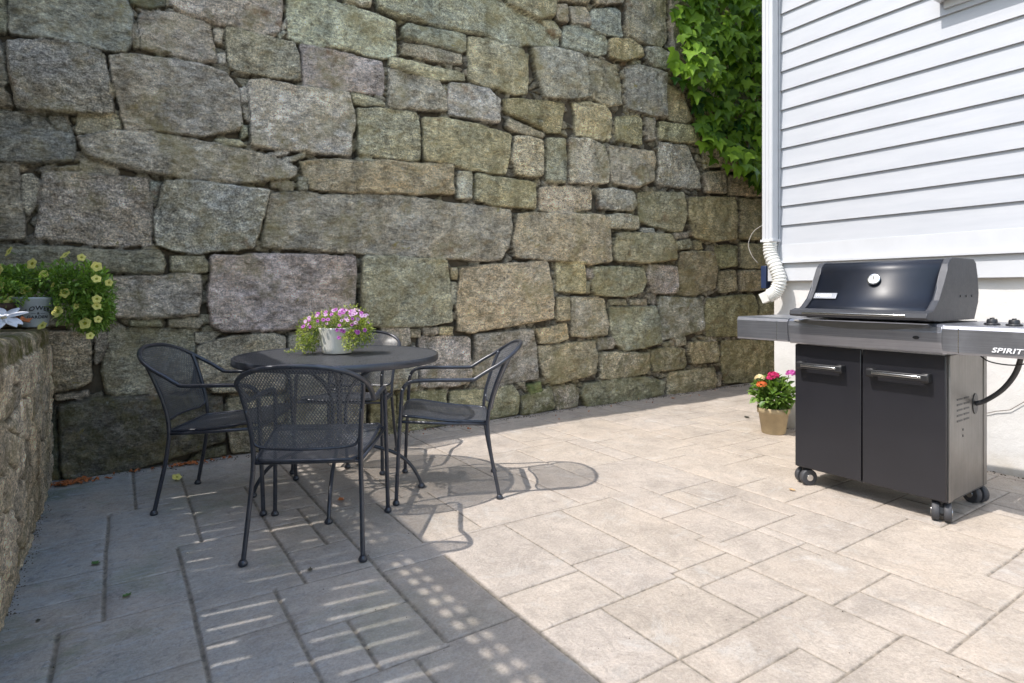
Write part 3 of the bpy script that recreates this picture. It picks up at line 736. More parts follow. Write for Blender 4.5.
# ---------------------------------------------------------------- low retaining wall on the left, terrace behind it
RX = -0.32
def top_z(v): return interp(v, [-5, 2.5, 4.3], [0.96, 0.935, 0.893])
def build_retaining():
    vs = np.concatenate([np.arange(-5, 1.4, 0.05), np.arange(1.4, 4.36, 0.0085)])
    ts = np.concatenate([np.arange(-0.03, 0.86, 0.0085), np.arange(0.86, 1.26, 0.0085), np.arange(1.26, 1.5, 0.04)])
    Vg, Tg = np.meshgrid(vs, ts)
    TZ = np.interp(Vg, [-5, 2.5, 4.3], [0.96, 0.935, 0.893])
    r = 0.035
    arc = r*math.pi/2; zf = TZ-r
    on_face = Tg < zf; on_arc = (~on_face) & (Tg < zf+arc); ang = np.clip((Tg-zf)/r, 0, math.pi/2)
    Zb = np.where(on_face, Tg, zf+r*np.sin(ang)); Xb = RX-r+r*np.cos(ang)-np.clip(Tg-zf-arc, 0, 9)
    nx = np.cos(ang); nz = np.sin(ang)
    wv = Vg+0.02*fbm(Vg*7, Tg*7, 3, 91); wt = Tg+0.02*fbm(Vg*7+9, Tg*7, 3, 92)
    cd, cid = chinks(wv*0.8, wt, 0.17, 140)
    cap = np.clip((Tg-(TZ-0.10))/0.01, 0, 1)
    s = np.clip(cd/0.22, 0, 1); H = 0.034*np.sqrt(1-(1-s)**2)*(1-cap)+cap*(0.022+0.012*fbm(Vg*6, Tg*2, 2, 33))+0.013*fbm(Vg*9, Tg*9, 4, 93, 0.6)+0.006*fbm(Vg*40, Tg*40, 3, 94)
    capj = np.abs(((wv+0.1) % 0.42)-0.21) > 0.204; H = H-0.02*capj*cap
    H = H-0.03
    P = np.stack([Xb+nx*H, Vg, Zb+nz*H*0.6], -1)
    w = thing('retaining_wall', 'low mortared fieldstone wall with mossy cap at left edge, holding the flower bucket', 'wall', (RX, 0, 0))
    o = grid_mesh('stone_face', P.reshape(-1, 3), len(vs), len(ts), M['field'], flip=True)
    tc = np.array([0.70, 0.60, 0.47])[None, None]*(1+0.30*cid[..., None]); tc = tc*(1-cap[..., None]*0.3)
    vattr(o.data, 'tint', tc.reshape(-1, 3)); vattr(o.data, 'gap', (np.clip(1-cd/0.10, 0, 1)*0.8*(1-cap)).ravel()); vattr(o.data, 'rnd', np.full(cd.size, .6))
    vattr(o.data, 'moss', np.clip(cap*0.95+0.05, 0, 1).ravel())
    o.parent = w; o.matrix_parent_inverse = Matrix.Translation((-RX, 0, 0))
    bm = NB(); add_box(bm, -0.7, -0.05, -5, 4.22, -0.05, 0.80); obj('wall_core', bm, M['soil'], w)
M['field'] = mat_stone('mortared_fieldstone')
build_retaining()
bm = NB(); add_box(bm, -30, RX-0.42, -12, 5.1, -0.05, 0.885)
o = obj('terrace', bm, M['soil']); tag(o, kind='structure')

# ---------------------------------------------------------------- board fence with a lattice top, standing on the terrace out of frame
def build_fence():
    FX = -0.83; top = 3.12; z0 = 0.9
    t = thing('lattice_fence', 'brown board fence with square lattice top standing on the terrace left of the patio', 'fence', (FX, 0, 0))
    rng = random.Random(4); y = 0.9; bm = NB(); gaps = []
    while y < 4.14:
        w = 0.092; g = rng.choice([0.0, 0.006, 0.011, 0.004, 0.014, 0.009, 0.010]) if y > 1.2 else 0.004
        if y+w > 4.16: break
        add_box(bm, -0.01+rng.uniform(-.002,.002), 0.009, y, y+w, z0+0.03, top-0.40+rng.uniform(-.002, .002)); gaps.append(y+w+g/2); y += w+g
    obj('board_panel', bm, M['wood'], t)
    bm = NB()
    for gy in gaps:                        # short unseen battens added over the gaps to break up the sun streaks
        z = z0+0.05
        while z < top-0.46:
            ln = rng.uniform(.15, .5); z += rng.uniform(.12, .5)
            if z+ln < top-0.44: add_box(bm, -0.022, -0.0105, gy-.016, gy+.016, z, z+ln)
            z += ln
    obj('streak_breaker', bm, M['wood'], t)
    bm = NB(); zl0 = top-0.352; zl1 = top-0.165; p = 0.088; bw = 0.042
    y = 0.92
    while y < 4.12: add_box(bm, -0.008, 0.0, y, y+bw, zl0, zl1); y += p
    z = zl0+0.004
    while z+bw < zl1+0.03: add_box(bm, 0.0005, 0.0085, 0.92, 4.12, z, z+bw); z += p
    obj('lattice', bm, M['wood'], t)
    bm = NB(); add_box(bm, -0.012, 0.012, 0.9, 4.18, zl1, zl1+0.130, 0.004); add_box(bm, -0.03, 0.032, 0.9, 4.18, zl1+0.132, top, 0.004); obj('top_rail', bm, M['wood'], t)
    bm = NB(); add_box(bm, -0.02, 0.022, 0.9, 4.18, top-0.43, zl0, 0.004); obj('middle_rail', bm, M['wood'], t)
    bm = NB(); add_box(bm, -0.05, -0.0125, 0.9, 4.18, z0+0.1, z0+0.19, 0.004); obj('bottom_rail', bm, M['wood'], t)
    for y in (0.9, 2.5, 4.08):
        bm = NB(); add_box(bm, -0.16, -0.06, y, y+0.09, z0-0.1, top-0.16, 0.006); obj('post', bm, M['wood'], t)
build_fence()

# ---------------------------------------------------------------- the white clapboard house
def build_house():
    ang = math.atan2(0.999, 0.034)-math.pi/2   # the house stands two degrees off the wall's square
    h = thing('white_house', 'white clapboard house with pale foundation standing at the right of the patio', 'house', (4.47, 2.9, 0), ang)
    # local: +y towards the stone wall, -y towards the viewer, -x is the street of the patio
    L = -9.0
    exp = 0.155; zb = 1.474; bm = NB(); z = zb; k = 0
    while z < 5.9:
        r = 0.017; a = [(-r, z), (0.002, z+exp+0.012), (0.02, z+exp+0.012), (0.02, z)]
        zz = [(-r, z-0.001), (-0.001, z+exp), (0.016, z+exp), (0.016, z-0.001)]
        add_prism(bm, zz, L, -0.115, axis='y'); z += exp
    # prism axis 'y' puts (a, t, b): a is x, b is z
    obj('siding', bm, M['siding'], h)
    bm = NB(); add_box(bm, -0.028, 0.05, -0.112, 0.0, 1.33, 5.95, 0.003); obj('corner_board', bm, M['trim'], h)
    bm = NB(); add_box(bm, -0.022, 0.06, L, -0.115, 1.342, 1.472, 0.002)
    add_box(bm, -0.042, 0.06, L, 0.0, 1.322, 1.341, 0.002)
    obj('drip_cap', bm, M['trim'], h)
    bm = NB(); add_box(bm, -0.016, 0.06, L, 0.0, 1.180, 1.321, 0.003); obj('water_table', bm, M['trim'], h)
    # foundation as a slightly uneven face
    ys = np.arange(L, -0.0, 0.03); zs = np.arange(-0.05, 1.19, 0.03); Yg, Zg = np.meshgrid(ys, zs)
    Xg = 0.03+0.008*fbm(Yg*3, Zg*3, 4, 71)-0.012*np.clip(0.12-Zg, 0, 0.12)/0.12
    P = np.stack([Xg, Yg, Zg], -1).reshape(-1, 3)
    o = grid_mesh('foundation', P, len(ys), len(zs), M['stucco'], h, flip=True)
    bm = NB(); add_box(bm, 0.075, 7.0, L+.01, -0.035, -0.05, 5.95); obj('wall_body', bm, M['siding'], h)
    # window above the barbecue; its sill dips into the picture
    w = thing_part('window', h)
    yr = -1.36; yl = -2.40; zs0 = 3.03
    bm = NB()
    for (a, b, c, d) in ((yl-.09, yl, zs0, 4.5), (yr, yr+.09, zs0, 4.5), (yl-.09, yr+.09, 4.5, 4.62)):
        add_box(bm, -0.045, 0.02, a, b, c, d, 0.003)
    add_box(bm, -0.03, 0.02, yl, yr, 3.72, 3.77, 0.002)
    obj('frame', bm, M['trim'], w)
    bm = NB(); add_box(bm, -0.018, -0.01, yl, yr, zs0, 4.5); obj('pane', bm, M['glass'], w)
    bm = NB(); add_prism(bm, [(-0.115, 2.955), (0.01, 2.955), (0.01, 3.028), (-0.05, 3.028), (-0.115, 3.005)], yl-.12, yr+.12, axis='y', bev=0.003)
    add_box(bm, -0.03, 0.01, yl-.09, yr+.09, 2.905, 2.954, 0.002)
    obj('sill', bm, M['trim'], w)
    # pale weathered streak left where caulking runs along one board
    # eave and roof
    bm = NB(); add_prism(bm, [(-0.45, 5.9), (7.5, 5.9), (7.5, 6.0), (3.5, 8.3), (-0.45, 6.02)], L-.3, 0.3, axis='y'); obj('roof', bm, M['roof'], h)
    # downspout and its flexible elbow
    d = NB(); x0, x1 = -0.125, -0.045; y0, y1 = -0.118, -0.02
    add_box(d, x0, x1, y0, y1, 1.50, 5.9, 0.010, seg=3)
    for k in range(2): add_box(d, x0-0.004, x0+.001, y0+0.03+k*.03, y0+0.034+k*.03, 1.5, 5.9)
    ds = obj('downspout', d, M['trim'], h)
    bm = NB(); add_box(bm, -0.132, -0.029, -0.128, -0.012, 1.495, 1.515, 0.002)
    obj('strap', bm, M['trim'], ds)
    bm = NB(); cy = (y0+y1)/2; cx = (x0+x1)/2
    path = smooth_path([(cx, cy, 1.50), (cx-.002, cy-0.006, 1.40), (cx-0.00, cy-0.055, 1.28), (cx-0.0, cy-0.085, 1.18), (cx-0.01, cy-0.06, 1.10), (cx-0.025, cy-0.03, 1.070), (cx-.030, cy-0.015, 1.062)], 22)
    NN = len(path)
    add_tube(bm, path, lambda t: 0.052+0.0035*math.sin(t*NN*2*math.pi/5.0), n=20)
    add_tube(bm, [path[-1], path[-1]+(path[-1]-path[-4]).normalized()*0.06], 0.056, n=4, phase=math.pi/4, smooth=False)
    obj('elbow', bm, M['plasticw'], ds)
    # little service box behind the pipe with a looped cable
    bm = NB(); add_box(bm, -0.01, 0.06, 0.02, 0.07, 1.12, 1.31, 0.006); jb = obj('junction_box', bm, M['bluebox'], h)
    bm = NB(); add_tube(bm, smooth_path([(-.03,.08,1.33),(-.06,.12,1.40),(-.06,.15,1.50),(-.03,.12,1.60),(0.02,.05,1.66)], 6), 0.0035, n=6); obj('cable', bm, M['clay_d'], jb)
    # crack lines in the foundation paint
    for pts in ([(-1.43,.33),(-1.52,.37),(-1.60,.39),(-1.68,.47),(-1.76,.55),(-1.80,.62)], [(-1.22,.20),(-1.30,.17),(-1.38,.13)]):
        bm = NB()
        P = [Vector((0.019, p[0]+random.uniform(-.01,.01), p[1])) for p in pts]
        add_tube(bm, P, 0.0022, n=5); obj('paint_crack', bm, M['crack'], h)
def thing_part(name, parent):
    o = bpy.data.objects.new(name, None); C.objects.link(o); o.parent = parent; o.empty_display_size = 0.1; return o
M['clay_d'] = plain('grey_cable', (0.30, 0.28, 0.25), 0.6)
M['bluebox'] = plain('blue_plastic', (0.015, 0.03, 0.08), 0.5)
M['crack'] = plain('crack_dirt', (0.12, 0.10, 0.08), 0.9)
build_house()
# ---------------------------------------------------------------- expanded-metal sheet: two crossing families of thin strands
def mesh_sheet(bm, inside, to3d, box, pitch=0.0115, wid=0.0026, th=0.0016, slope=1.6, step=0.012, curved=True):
    x0, x1, y0, y1 = box
    for fam, sg in enumerate((1, -1)):
        # lines y = sg*slope*x + c, spacing measured along x = pitch
        cs = slope*pitch; cmin = y0-max(sg*slope*x0, sg*slope*x1); cmax = y1-min(sg*slope*x0, sg*slope*x1)
        n = int((cmax-cmin)/cs)+1
        dx = 1/math.hypot(1, slope); dy = sg*slope*dx
        px, py = -dy, dx
        for k in range(n):
            c = cmin+(k+0.5)*cs
            L = math.hypot(x1-x0, y1-y0)+0.1
            # start at box crossing
            run = []; t = 0
            xs_ = x0-0.01; M_ = int((x1-x0+0.02)/(dx*step*0.5))+2
            def flush(run):
                if len(run) < 2: return
                pts = run if curved else [run[0], run[-1]]
                if curved and len(run) > 3: pts = run[::2]+([run[-1]] if (len(run)-1) % 2 else [])
                prev = None
                zo = (0.0008 if fam else -0.0008)
                for (a, b) in pts:
                    q = [Vector(to3d(a+px*w, b+py*w)) for w in (wid/2, -wid/2)]
                    e = Vector(to3d(a, b)); e2 = Vector(to3d(a+0.002, b)); e3 = Vector(to3d(a, b+0.002))
                    nn = (e2-e).cross(e3-e).normalized()
                    v = [bm.verts.new(q[0]+nn*(zo+th/2)), bm.verts.new(q[1]+nn*(zo+th/2)), bm.verts.new(q[1]+nn*(zo-th/2)), bm.verts.new(q[0]+nn*(zo-th/2))]
                    if prev:
                        for i in range(4): bm.faces.new((prev[i], prev[(i+1)%4], v[(i+1)%4], v[i]))
                    prev = v
            for m in range(M_):
                x = xs_+m*dx*step*0.5; y = sg*slope*x+c
                if inside(x, y): run.append((x, y))
                else:
                    flush(run); run = []
            flush(run)

IRON = M['dark_iron']
M['chair_mesh'] = plain('coated_chair_mesh', (0.105, 0.11, 0.125), 0.34, metal=0.0, var=0.2, scale=20, spec=0.8)
M['iron_mesh'] = plain('coated_expanded_metal', (0.085, 0.088, 0.098), 0.30, var=0.2, scale=20, spec=0.8)
# ---------------------------------------------------------------- chairs (local: +x is the way the sitter faces)
ZB = [.455, .462, .475, .50, .52, .60, .70, .74, .765, .785, .80, .808, .812]
WB = [.150, .190, .207, .214, .217, .226, .240, .242, .222, .188, .133, .083, .0]
XS = [-.222, -.220, -.218, -.222, -.226, -.252, -.290, -.312, -.338, -.360, -.382, -.397, -.405]
XC = [-.245, -.247, -.250, -.256, -.262, -.290, -.335, -.358, -.375, -.388, -.398, -.402, -.405]
def back3d(y, z):
    w = max(interp(z, ZB, WB), 1e-4); t = min(1, abs(y)/w); a = interp(z, ZB, XS); b = interp(z, ZB, XC)
    return (b+(a-b)*t*t, y, z)
def seat_hw(x):
    b = interp(x, [-.215, -.205, -.17, 0, .15, .22, .243, .252, .255], [.165, .195, .208, .228, .242, .238, .215, .17, .10])
    return b
def seat3d(x, y):
    z = interp(x, [-.22, 0, .18, .235, .256], [.402, .418, .446, .448, .438]) - 0.012*max(0, 1-(y/.22)**2)*max(0, 1-(x/.25)**2)
    return (x, y, z)
def make_chair():
    t = thing('patio_chair', 'x', 'chair', (0, 0, 0))
    r = 0.0105
    side = [(.268,.273,.006),(.262,.270,.15),(.252,.266,.36),(.243,.263,.52),(.236,.262,.585),(.215,.262,.620),(.175,.262,.634),(.08,.262,.637),(-.05,.262,.636),(-.125,.262,.637),(-.15,.261,.648),
            (-.205,.262,.682),(-.262,.258,.714),(-.315,.240,.748),(-.358,.197,.779),(-.387,.130,.801),(-.402,.058,.811)]
    full = side+[(-.4055,0,.8125)]+[(x,-y,z) for x,y,z in reversed(side)]
    bm = NB(); P = smooth_path(full, 4)
    arm_i = [i for i, p in enumerate(P) if p.z < 0.60]
    # split the one continuous tube into arm-and-front-leg pieces and the arched back rail
    iL = max(i for i in arm_i if i < len(P)//2); iR = min(i for i in arm_i if i > len(P)//2)
    add_tube(bm, P[iL:iR+1], r, n=10); obj('arm_rail', bm, IRON, t)
    for seg in (P[:iL+1], P[iR:]):
        bm = NB(); add_tube(bm, seg, r-0.0003, n=10)
        f = seg[0] if seg[0].z < seg[-1].z else seg[-1]
        g = obj('leg', bm, IRON, t)
        bm = NB(); add_lathe(bm, [(0.001,0.0),(0.015,0.0),(0.0185,0.005),(0.0185,0.012),(0.014,0.020),(0.011,0.024)], 14, (f.x, f.y)); obj('foot', bm, IRON, g)
    for s in (1, -1):
        bm = NB()
        rear = [(-.268,.236,.006),(-.250,.231,.10),(-.222,.224,.24),(-.207,.218,.36),(-.207,.216,.42),(-.218,.218,.50),(-.246,.227,.60),(-.280,.238,.69),(-.300,.241,.735)]
        add_tube(bm, smooth_path([(x,s*y,z) for x,y,z in rear], 4), r-0.0005, n=10)
        g = obj('leg', bm, IRON, t)
        bm = NB(); add_lathe(bm, [(0.001,0.0),(0.015,0.0),(0.0185,0.005),(0.0185,0.012),(0.014,0.020),(0.011,0.024)], 14, (-.268, s*.236)); obj('foot', bm, IRON, g)
    # back sheet with its rounded lower rim
    bm = NB()
    mesh_sheet(bm, lambda y, z: ZB[0] < z < ZB[-1] and abs(y) < interp(z, ZB, WB)-0.001, back3d, (-.24, .24, .45, .815), pitch=0.0125, wid=0.0027, th=0.001, slope=1.5, step=0.014)
    b = obj('backrest', bm, M['chair_mesh'], t)
    bm = NB(); low = [back3d(s*interp(z, ZB, WB), z) for s in (1,) for z in (.56,.50,.475,.462)]
    pts = [back3d(interp(z, ZB, WB), z) for z in (.62,.56,.52,.50,.475,.462)]+[back3d(.15,.455), back3d(.07,.4545), back3d(0,.4545), back3d(-.07,.4545), back3d(-.15,.455)]+[back3d(-interp(z, ZB, WB), z) for z in (.462,.475,.50,.52,.56,.62)]
    add_tube(bm, smooth_path(pts, 3), 0.006, n=8); obj('rim', bm, IRON, b)
    bm = NB()
    mesh_sheet(bm, lambda x, y: -.215 < x < .255 and abs(y) < seat_hw(x), seat3d, (-.22, .256, -.25, .25), pitch=0.0150, wid=0.0026, th=0.001, slope=0.7, step=0.014)
    s_ = obj('seat', bm, M['chair_mesh'], t)
    xs_ = [-.215,-.21,-.19,-.12,0,.10,.16,.20,.225,.243,.252,.2555]
    ring = [seat3d(x, seat_hw(x)) for x in xs_]+[seat3d(.256, 0)]+[seat3d(x, -seat_hw(x)) for x in reversed(xs_)]
    bm = NB(); add_tube(bm, smooth_path(ring+[ring[0]], 3)[:-1], 0.0075, n=8, closed=True); obj('rim', bm, IRON, s_)
    bm = NB()
    add_tube(bm, [(-.205,-.214,.392),(-.205,.214,.392)], 0.008, n=8)
    for s in (1, -1): add_tube(bm, [(-.205, s*.216, .392), (0, s*.238, .405), (.246, s*.262, .425)], 0.008, n=8)
    add_tube(bm, [(.246,-.262,.425),(.246,.262,.425)], 0.007, n=8)
    obj('seat_frame', bm, IRON, t)
    return t
chair = make_chair()
def chair_at(o, cx, cy, deg, label):       # ground position in metres right/ahead of the viewer, facing angle in the same frame
    x, y = g2w(cx, cy); o.location = (x, y, 0); o.rotation_euler = (0, 0, R(deg-33.6))
    tag(o, label, 'chair', 'mesh patio chairs round the table')
chair_at(chair, -.866, 2.662, 95, 'dark mesh patio armchair nearest the viewer, its back to us')
chair_at(copy_tree(chair), -1.507, 3.165, 4, 'dark mesh patio armchair in shade near the low wall, turned to the right')
chair_at(copy_tree(chair), -.355, 3.345, 185.5, 'mesh patio armchair with sunlit back at the right side of the table, facing left')
chair_at(copy_tree(chair), -1.04, 3.83, 268, 'mesh patio armchair behind the table, in front of the granite wall')

# ---------------------------------------------------------------- round table
def make_table():
    x, y = g2w(-.945, 3.245)
    t = thing('patio_table', 'round dark mesh topped metal patio table with flower pot on it', 'table', (x, y, 0), R(-33.6))
    Rr = 0.535; zt = 0.752
    bm = NB()
    mesh_sheet(bm, lambda a, b: a*a+b*b < (Rr-0.004)**2, lambda a, b: (a, b, zt), (-Rr, Rr, -Rr, Rr), pitch=0.0240, wid=0.0050, th=0.0015, slope=0.75, step=0.02, curved=False)
    top = obj('tabletop', bm, M['iron_mesh'], t)
    bm = NB()
    prof = [(Rr-0.010, zt+0.003), (Rr-0.002, zt+0.004), (Rr+0.003, zt), (Rr+0.003, zt-0.028), (Rr-0.001, zt-0.032), (Rr-0.006, zt-0.030), (Rr-0.008, zt-0.004)]
    add_lathe(bm, prof+[prof[0]], 72); obj('rim', bm, IRON, top)
    bm = NB()
    for a in (0, math.pi/2): add_box_rot(bm, Rr-0.01, 0.014, zt-0.020, zt-0.004, a)
    obj('cross_brace', bm, IRON, t)
    for k in range(4):
        a = R(10+90*k); ca, sa = math.cos(a), math.sin(a)
        pr = [(.30,zt-0.018),(.24,.700),(.15,.655),(.075,.59),(.040,.50),(.034,.40),(.050,.32),(.11,.268),(.21,.235),(.31,.195),(.385,.130),(.43,.055),(.445,.008)]
        bm = NB(); add_tube(bm, smooth_path([(rr*ca, rr*sa, z) for rr, z in pr], 4), 0.0098, n=10)
        l = obj('leg', bm, IRON, t)
        bm = NB(); add_lathe(bm, [(0.001,0.0),(0.016,0.0),(0.020,0.005),(0.020,0.012),(0.014,0.021),(0.011,0.025)], 14, (.445*ca, .445*sa)); obj('foot', bm, IRON, l)
    for z, rr in ((.57, .062), (.36, .040)):
        bm = NB(); add_tube(bm, [(rr*math.cos(2*math.pi*k/24), rr*math.sin(2*math.pi*k/24), z) for k in range(24)], 0.006, n=8, closed=True); obj('ring', bm, IRON, t)
def add_box_rot(bm, half, w, z0, z1, a):
    ca, sa = math.cos(a), math.sin(a)
    P = [(-half,-w),(half,-w),(half,w),(-half,w)]
    if a: z0 += 0.002; z1 -= 0.002
    v = [bm.verts.new((x*ca-y*sa, x*sa+y*ca, z)) for z in (z0, z1) for x, y in P]
    for f in [(3,2,1,0),(4,5,6,7),(0,1,5,4),(1,2,6,5),(2,3,7,6),(3,0,4,7)]: bm.faces.new([v[i] for i in f])
make_table()

# ---------------------------------------------------------------- plants
def leaf_faces(bm, lay, p, d, up, ln, wd, lv, fold=0.25, shape='oval'):
    d = d.normalized(); sd = d.cross(up)
    if sd.length < 1e-4: sd = Vector((1,0,0))
    sd.normalize(); nn = sd.cross(d).normalized()
    if shape == 'oval':
        C_ = [p, p+d*ln*0.5-nn*ln*0.02, p+d*ln-nn*ln*0.15]
        A = [p+d*ln*0.25+sd*wd*0.42+nn*wd*fold*0.5, p+d*ln*0.62+sd*wd*0.42+nn*wd*fold*0.4]
        B = [p+d*ln*0.25-sd*wd*0.42+nn*wd*fold*0.5, p+d*ln*0.62-sd*wd*0.42+nn*wd*fold*0.4]
        c = [bm.verts.new(q) for q in C_]; a = [bm.verts.new(q) for q in A]; b = [bm.verts.new(q) for q in B]
        vs = c+a+b; fs = [(c[0],a[0],a[1],c[1]), (c[1],a[1],c[2]), (c[0],c[1],b[1],b[0]), (c[1],c[2],b[1])]
    else:                                  # three-lobed ivy leaf
        pts = [(0,0),(-.16,.46),(.10,.62),(.42,.40),(.62,.56),(.98,0.0),(.62,-.56),(.42,-.40)]
        pts = [(0,0),(-.12,.22),(.02,.44),(.44,.74),(.42,.34),(.66,.24),(1.1,0),(.66,-.24),(.42,-.34),(.44,-.74),(.02,-.44),(-.12,-.22)]
        c0 = bm.verts.new(p+d*ln*0.3-nn*ln*0.03)
        vs = [bm.verts.new(p+d*ln*a+sd*wd*b+nn*(abs(b)*wd*fold-a*a*ln*0.22)) for a, b in pts]
        fs = [(c0, vs[i], vs[(i+1)%len(vs)]) for i in range(len(vs))]; vs = vs+[c0]
    for v in vs: v[lay] = lv
    for f in fs:
        ff = bm.faces.new(f); ff.smooth = True
def leaf_bm():
    bm = NB(); lay = bm.verts.layers.float.new('lv'); return bm, lay
def rv(a=1.0): 
    v = Vector((random.gauss(0,1), random.gauss(0,1), random.gauss(0,1))); return v.normalized()*a
def flower_mesh(name, mats, rad, throat=0.25, lobes=5, depth=0.35):
    bm = NB(); n = lobes*6; c = bm.verts.new((0,0,-rad*depth)); ring1 = []; ring2 = []; ring3 = []
    for k in range(n):
        a = 2*math.pi*k/n; ru = 1+0.10*math.cos(lobes*a); wv = 0.06*math.cos(lobes*a+1.2)*rad
        ring1.append(bm.verts.new((math.cos(a)*rad*throat, math.sin(a)*rad*throat, -rad*depth*0.35)))
        ring2.append(bm.verts.new((math.cos(a)*rad*0.7*ru, math.sin(a)*rad*0.7*ru, 0.0)))
        ring3.append(bm.verts.new((math.cos(a)*rad*ru, math.sin(a)*rad*ru, -rad*0.08+wv)))
    for k in range(n):
        j = (k+1) % n
        f = bm.faces.new((c, ring1[k], ring1[j])); f.material_index = 1; f.smooth = True
        f = bm.faces.new((ring1[k], ring2[k], ring2[j], ring1[j])); f.smooth = True
        f = bm.faces.new((ring2[k], ring3[k], ring3[j], ring2[j])); f.smooth = True
    add_tube(bm, [(0,0,-rad*depth*0.9),(0,0,-rad*1.3)], rad*0.10, n=6, mi=2)
    me = bpy.data.meshes.new(name); bm.to_mesh(me); bm.free()
    for m in mats: me.materials.append(m)
    return me
def put_flower(me, parent, p, d, s=1.0, label=None):
    o = bpy.data.objects.new('flower', me); C.objects.link(o); o.parent = parent
    o.location = p; q = Vector(d).to_track_quat('Z', 'Y')
    q = q @ Matrix.Rotation(random.uniform(0, 6.28), 3, 'Z').to_quaternion()
    o.rotation_mode = 'QUATERNION'; o.rotation_quaternion = q; o.scale = (s, s, s)
    if label: o['label'] = label
    return o
M['leaf_pet'] = mat_leaf('petunia_leaves', (0.14, 0.26, 0.045), (0.36, 0.52, 0.12), 0.3)
M['leaf_cal'] = mat_leaf('trailing_leaves', (0.18, 0.25, 0.045), (0.46, 0.48, 0.13), 0.35)
M['leaf_ger'] = mat_leaf('geranium_leaves', (0.08, 0.16, 0.03), (0.22, 0.33, 0.08), 0.3)
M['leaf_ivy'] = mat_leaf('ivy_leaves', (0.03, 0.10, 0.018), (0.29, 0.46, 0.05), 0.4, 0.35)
M['stem'] = plain('green_stem', (0.12, 0.19, 0.05), 0.6)
M['yel'] = mat_petal('pale_yellow_petal', (0.90, 0.84, 0.26)); M['yel2'] = mat_petal('green_yellow_throat', (0.42, 0.42, 0.05))
M['mag'] = mat_petal('purple_petal', (0.48, 0.14, 0.47)); M['pink'] = mat_petal('pink_petal', (0.76, 0.50, 0.72)); M['mag2'] = mat_petal('dark_throat', (0.13, 0.015, 0.12))
M['red'] = mat_petal('rose_petal', (0.60, 0.04, 0.16)); M['org'] = mat_petal('orange_petal', (0.80, 0.22, 0.07)); M['cream'] = mat_petal('cream_petal', (0.80, 0.70, 0.42)); M['lil'] = mat_petal('lilac_pink_petal', (0.62, 0.14, 0.45))
M['ceramic'] = plain('white_glazed_pot', (0.74, 0.72, 0.66), 0.4, var=0.08, scale=14, coat=0.3)
M['clay'] = plain('tan_clay', (0.42, 0.33, 0.20), 0.7, var=0.15, scale=10, bump=0.2, bscale=80)
M['zinc'] = plain('blue_grey_zinc', (0.46, 0.51, 0.57), 0.5, metal=0.1, var=0.14, scale=14)
M['ink'] = plain('faded_black_print', (0.035, 0.04, 0.05), 0.7)

def pot_plant_foliage(parent, n, samp, ln, mat, up_bias=0.6, name='foliage', shape='oval', wr=0.6):
    bm, lay = leaf_bm()
    for _ in range(n):
        p, out = samp(); d = (Vector(out)*0.8+rv(0.75)+Vector((0,0,up_bias*0.5))).normalized()
        l = ln*random.uniform(.6, 1.25)
        leaf_faces(bm, lay, Vector(p), d, (rv(0.5)+Vector((0,0,1))).normalized(), l, l*wr, min(1, max(0, random.gauss(0.45, 0.28))), shape=shape)
    return obj(name, bm, mat, parent)

def text_mesh(txt, size, bold=0.0, ext=0.0, shear=0.0, spacing=1.0):
    cu = bpy.data.curves.new('t', 'FONT'); cu.body = txt; cu.size = size; cu.align_x = 'CENTER'; cu.align_y = 'CENTER'
    cu.extrude = ext; cu.offset = bold; cu.shear = shear; cu.space_character = spacing; cu.resolution_u = 4
    o = bpy.data.objects.new('t', cu); C.objects.link(o)
    dg = bpy.context.evaluated_depsgraph_get(); me = bpy.data.meshes.new_from_object(o.evaluated_get(dg))
    bpy.data.objects.remove(o); bpy.data.curves.remove(cu)
    return me

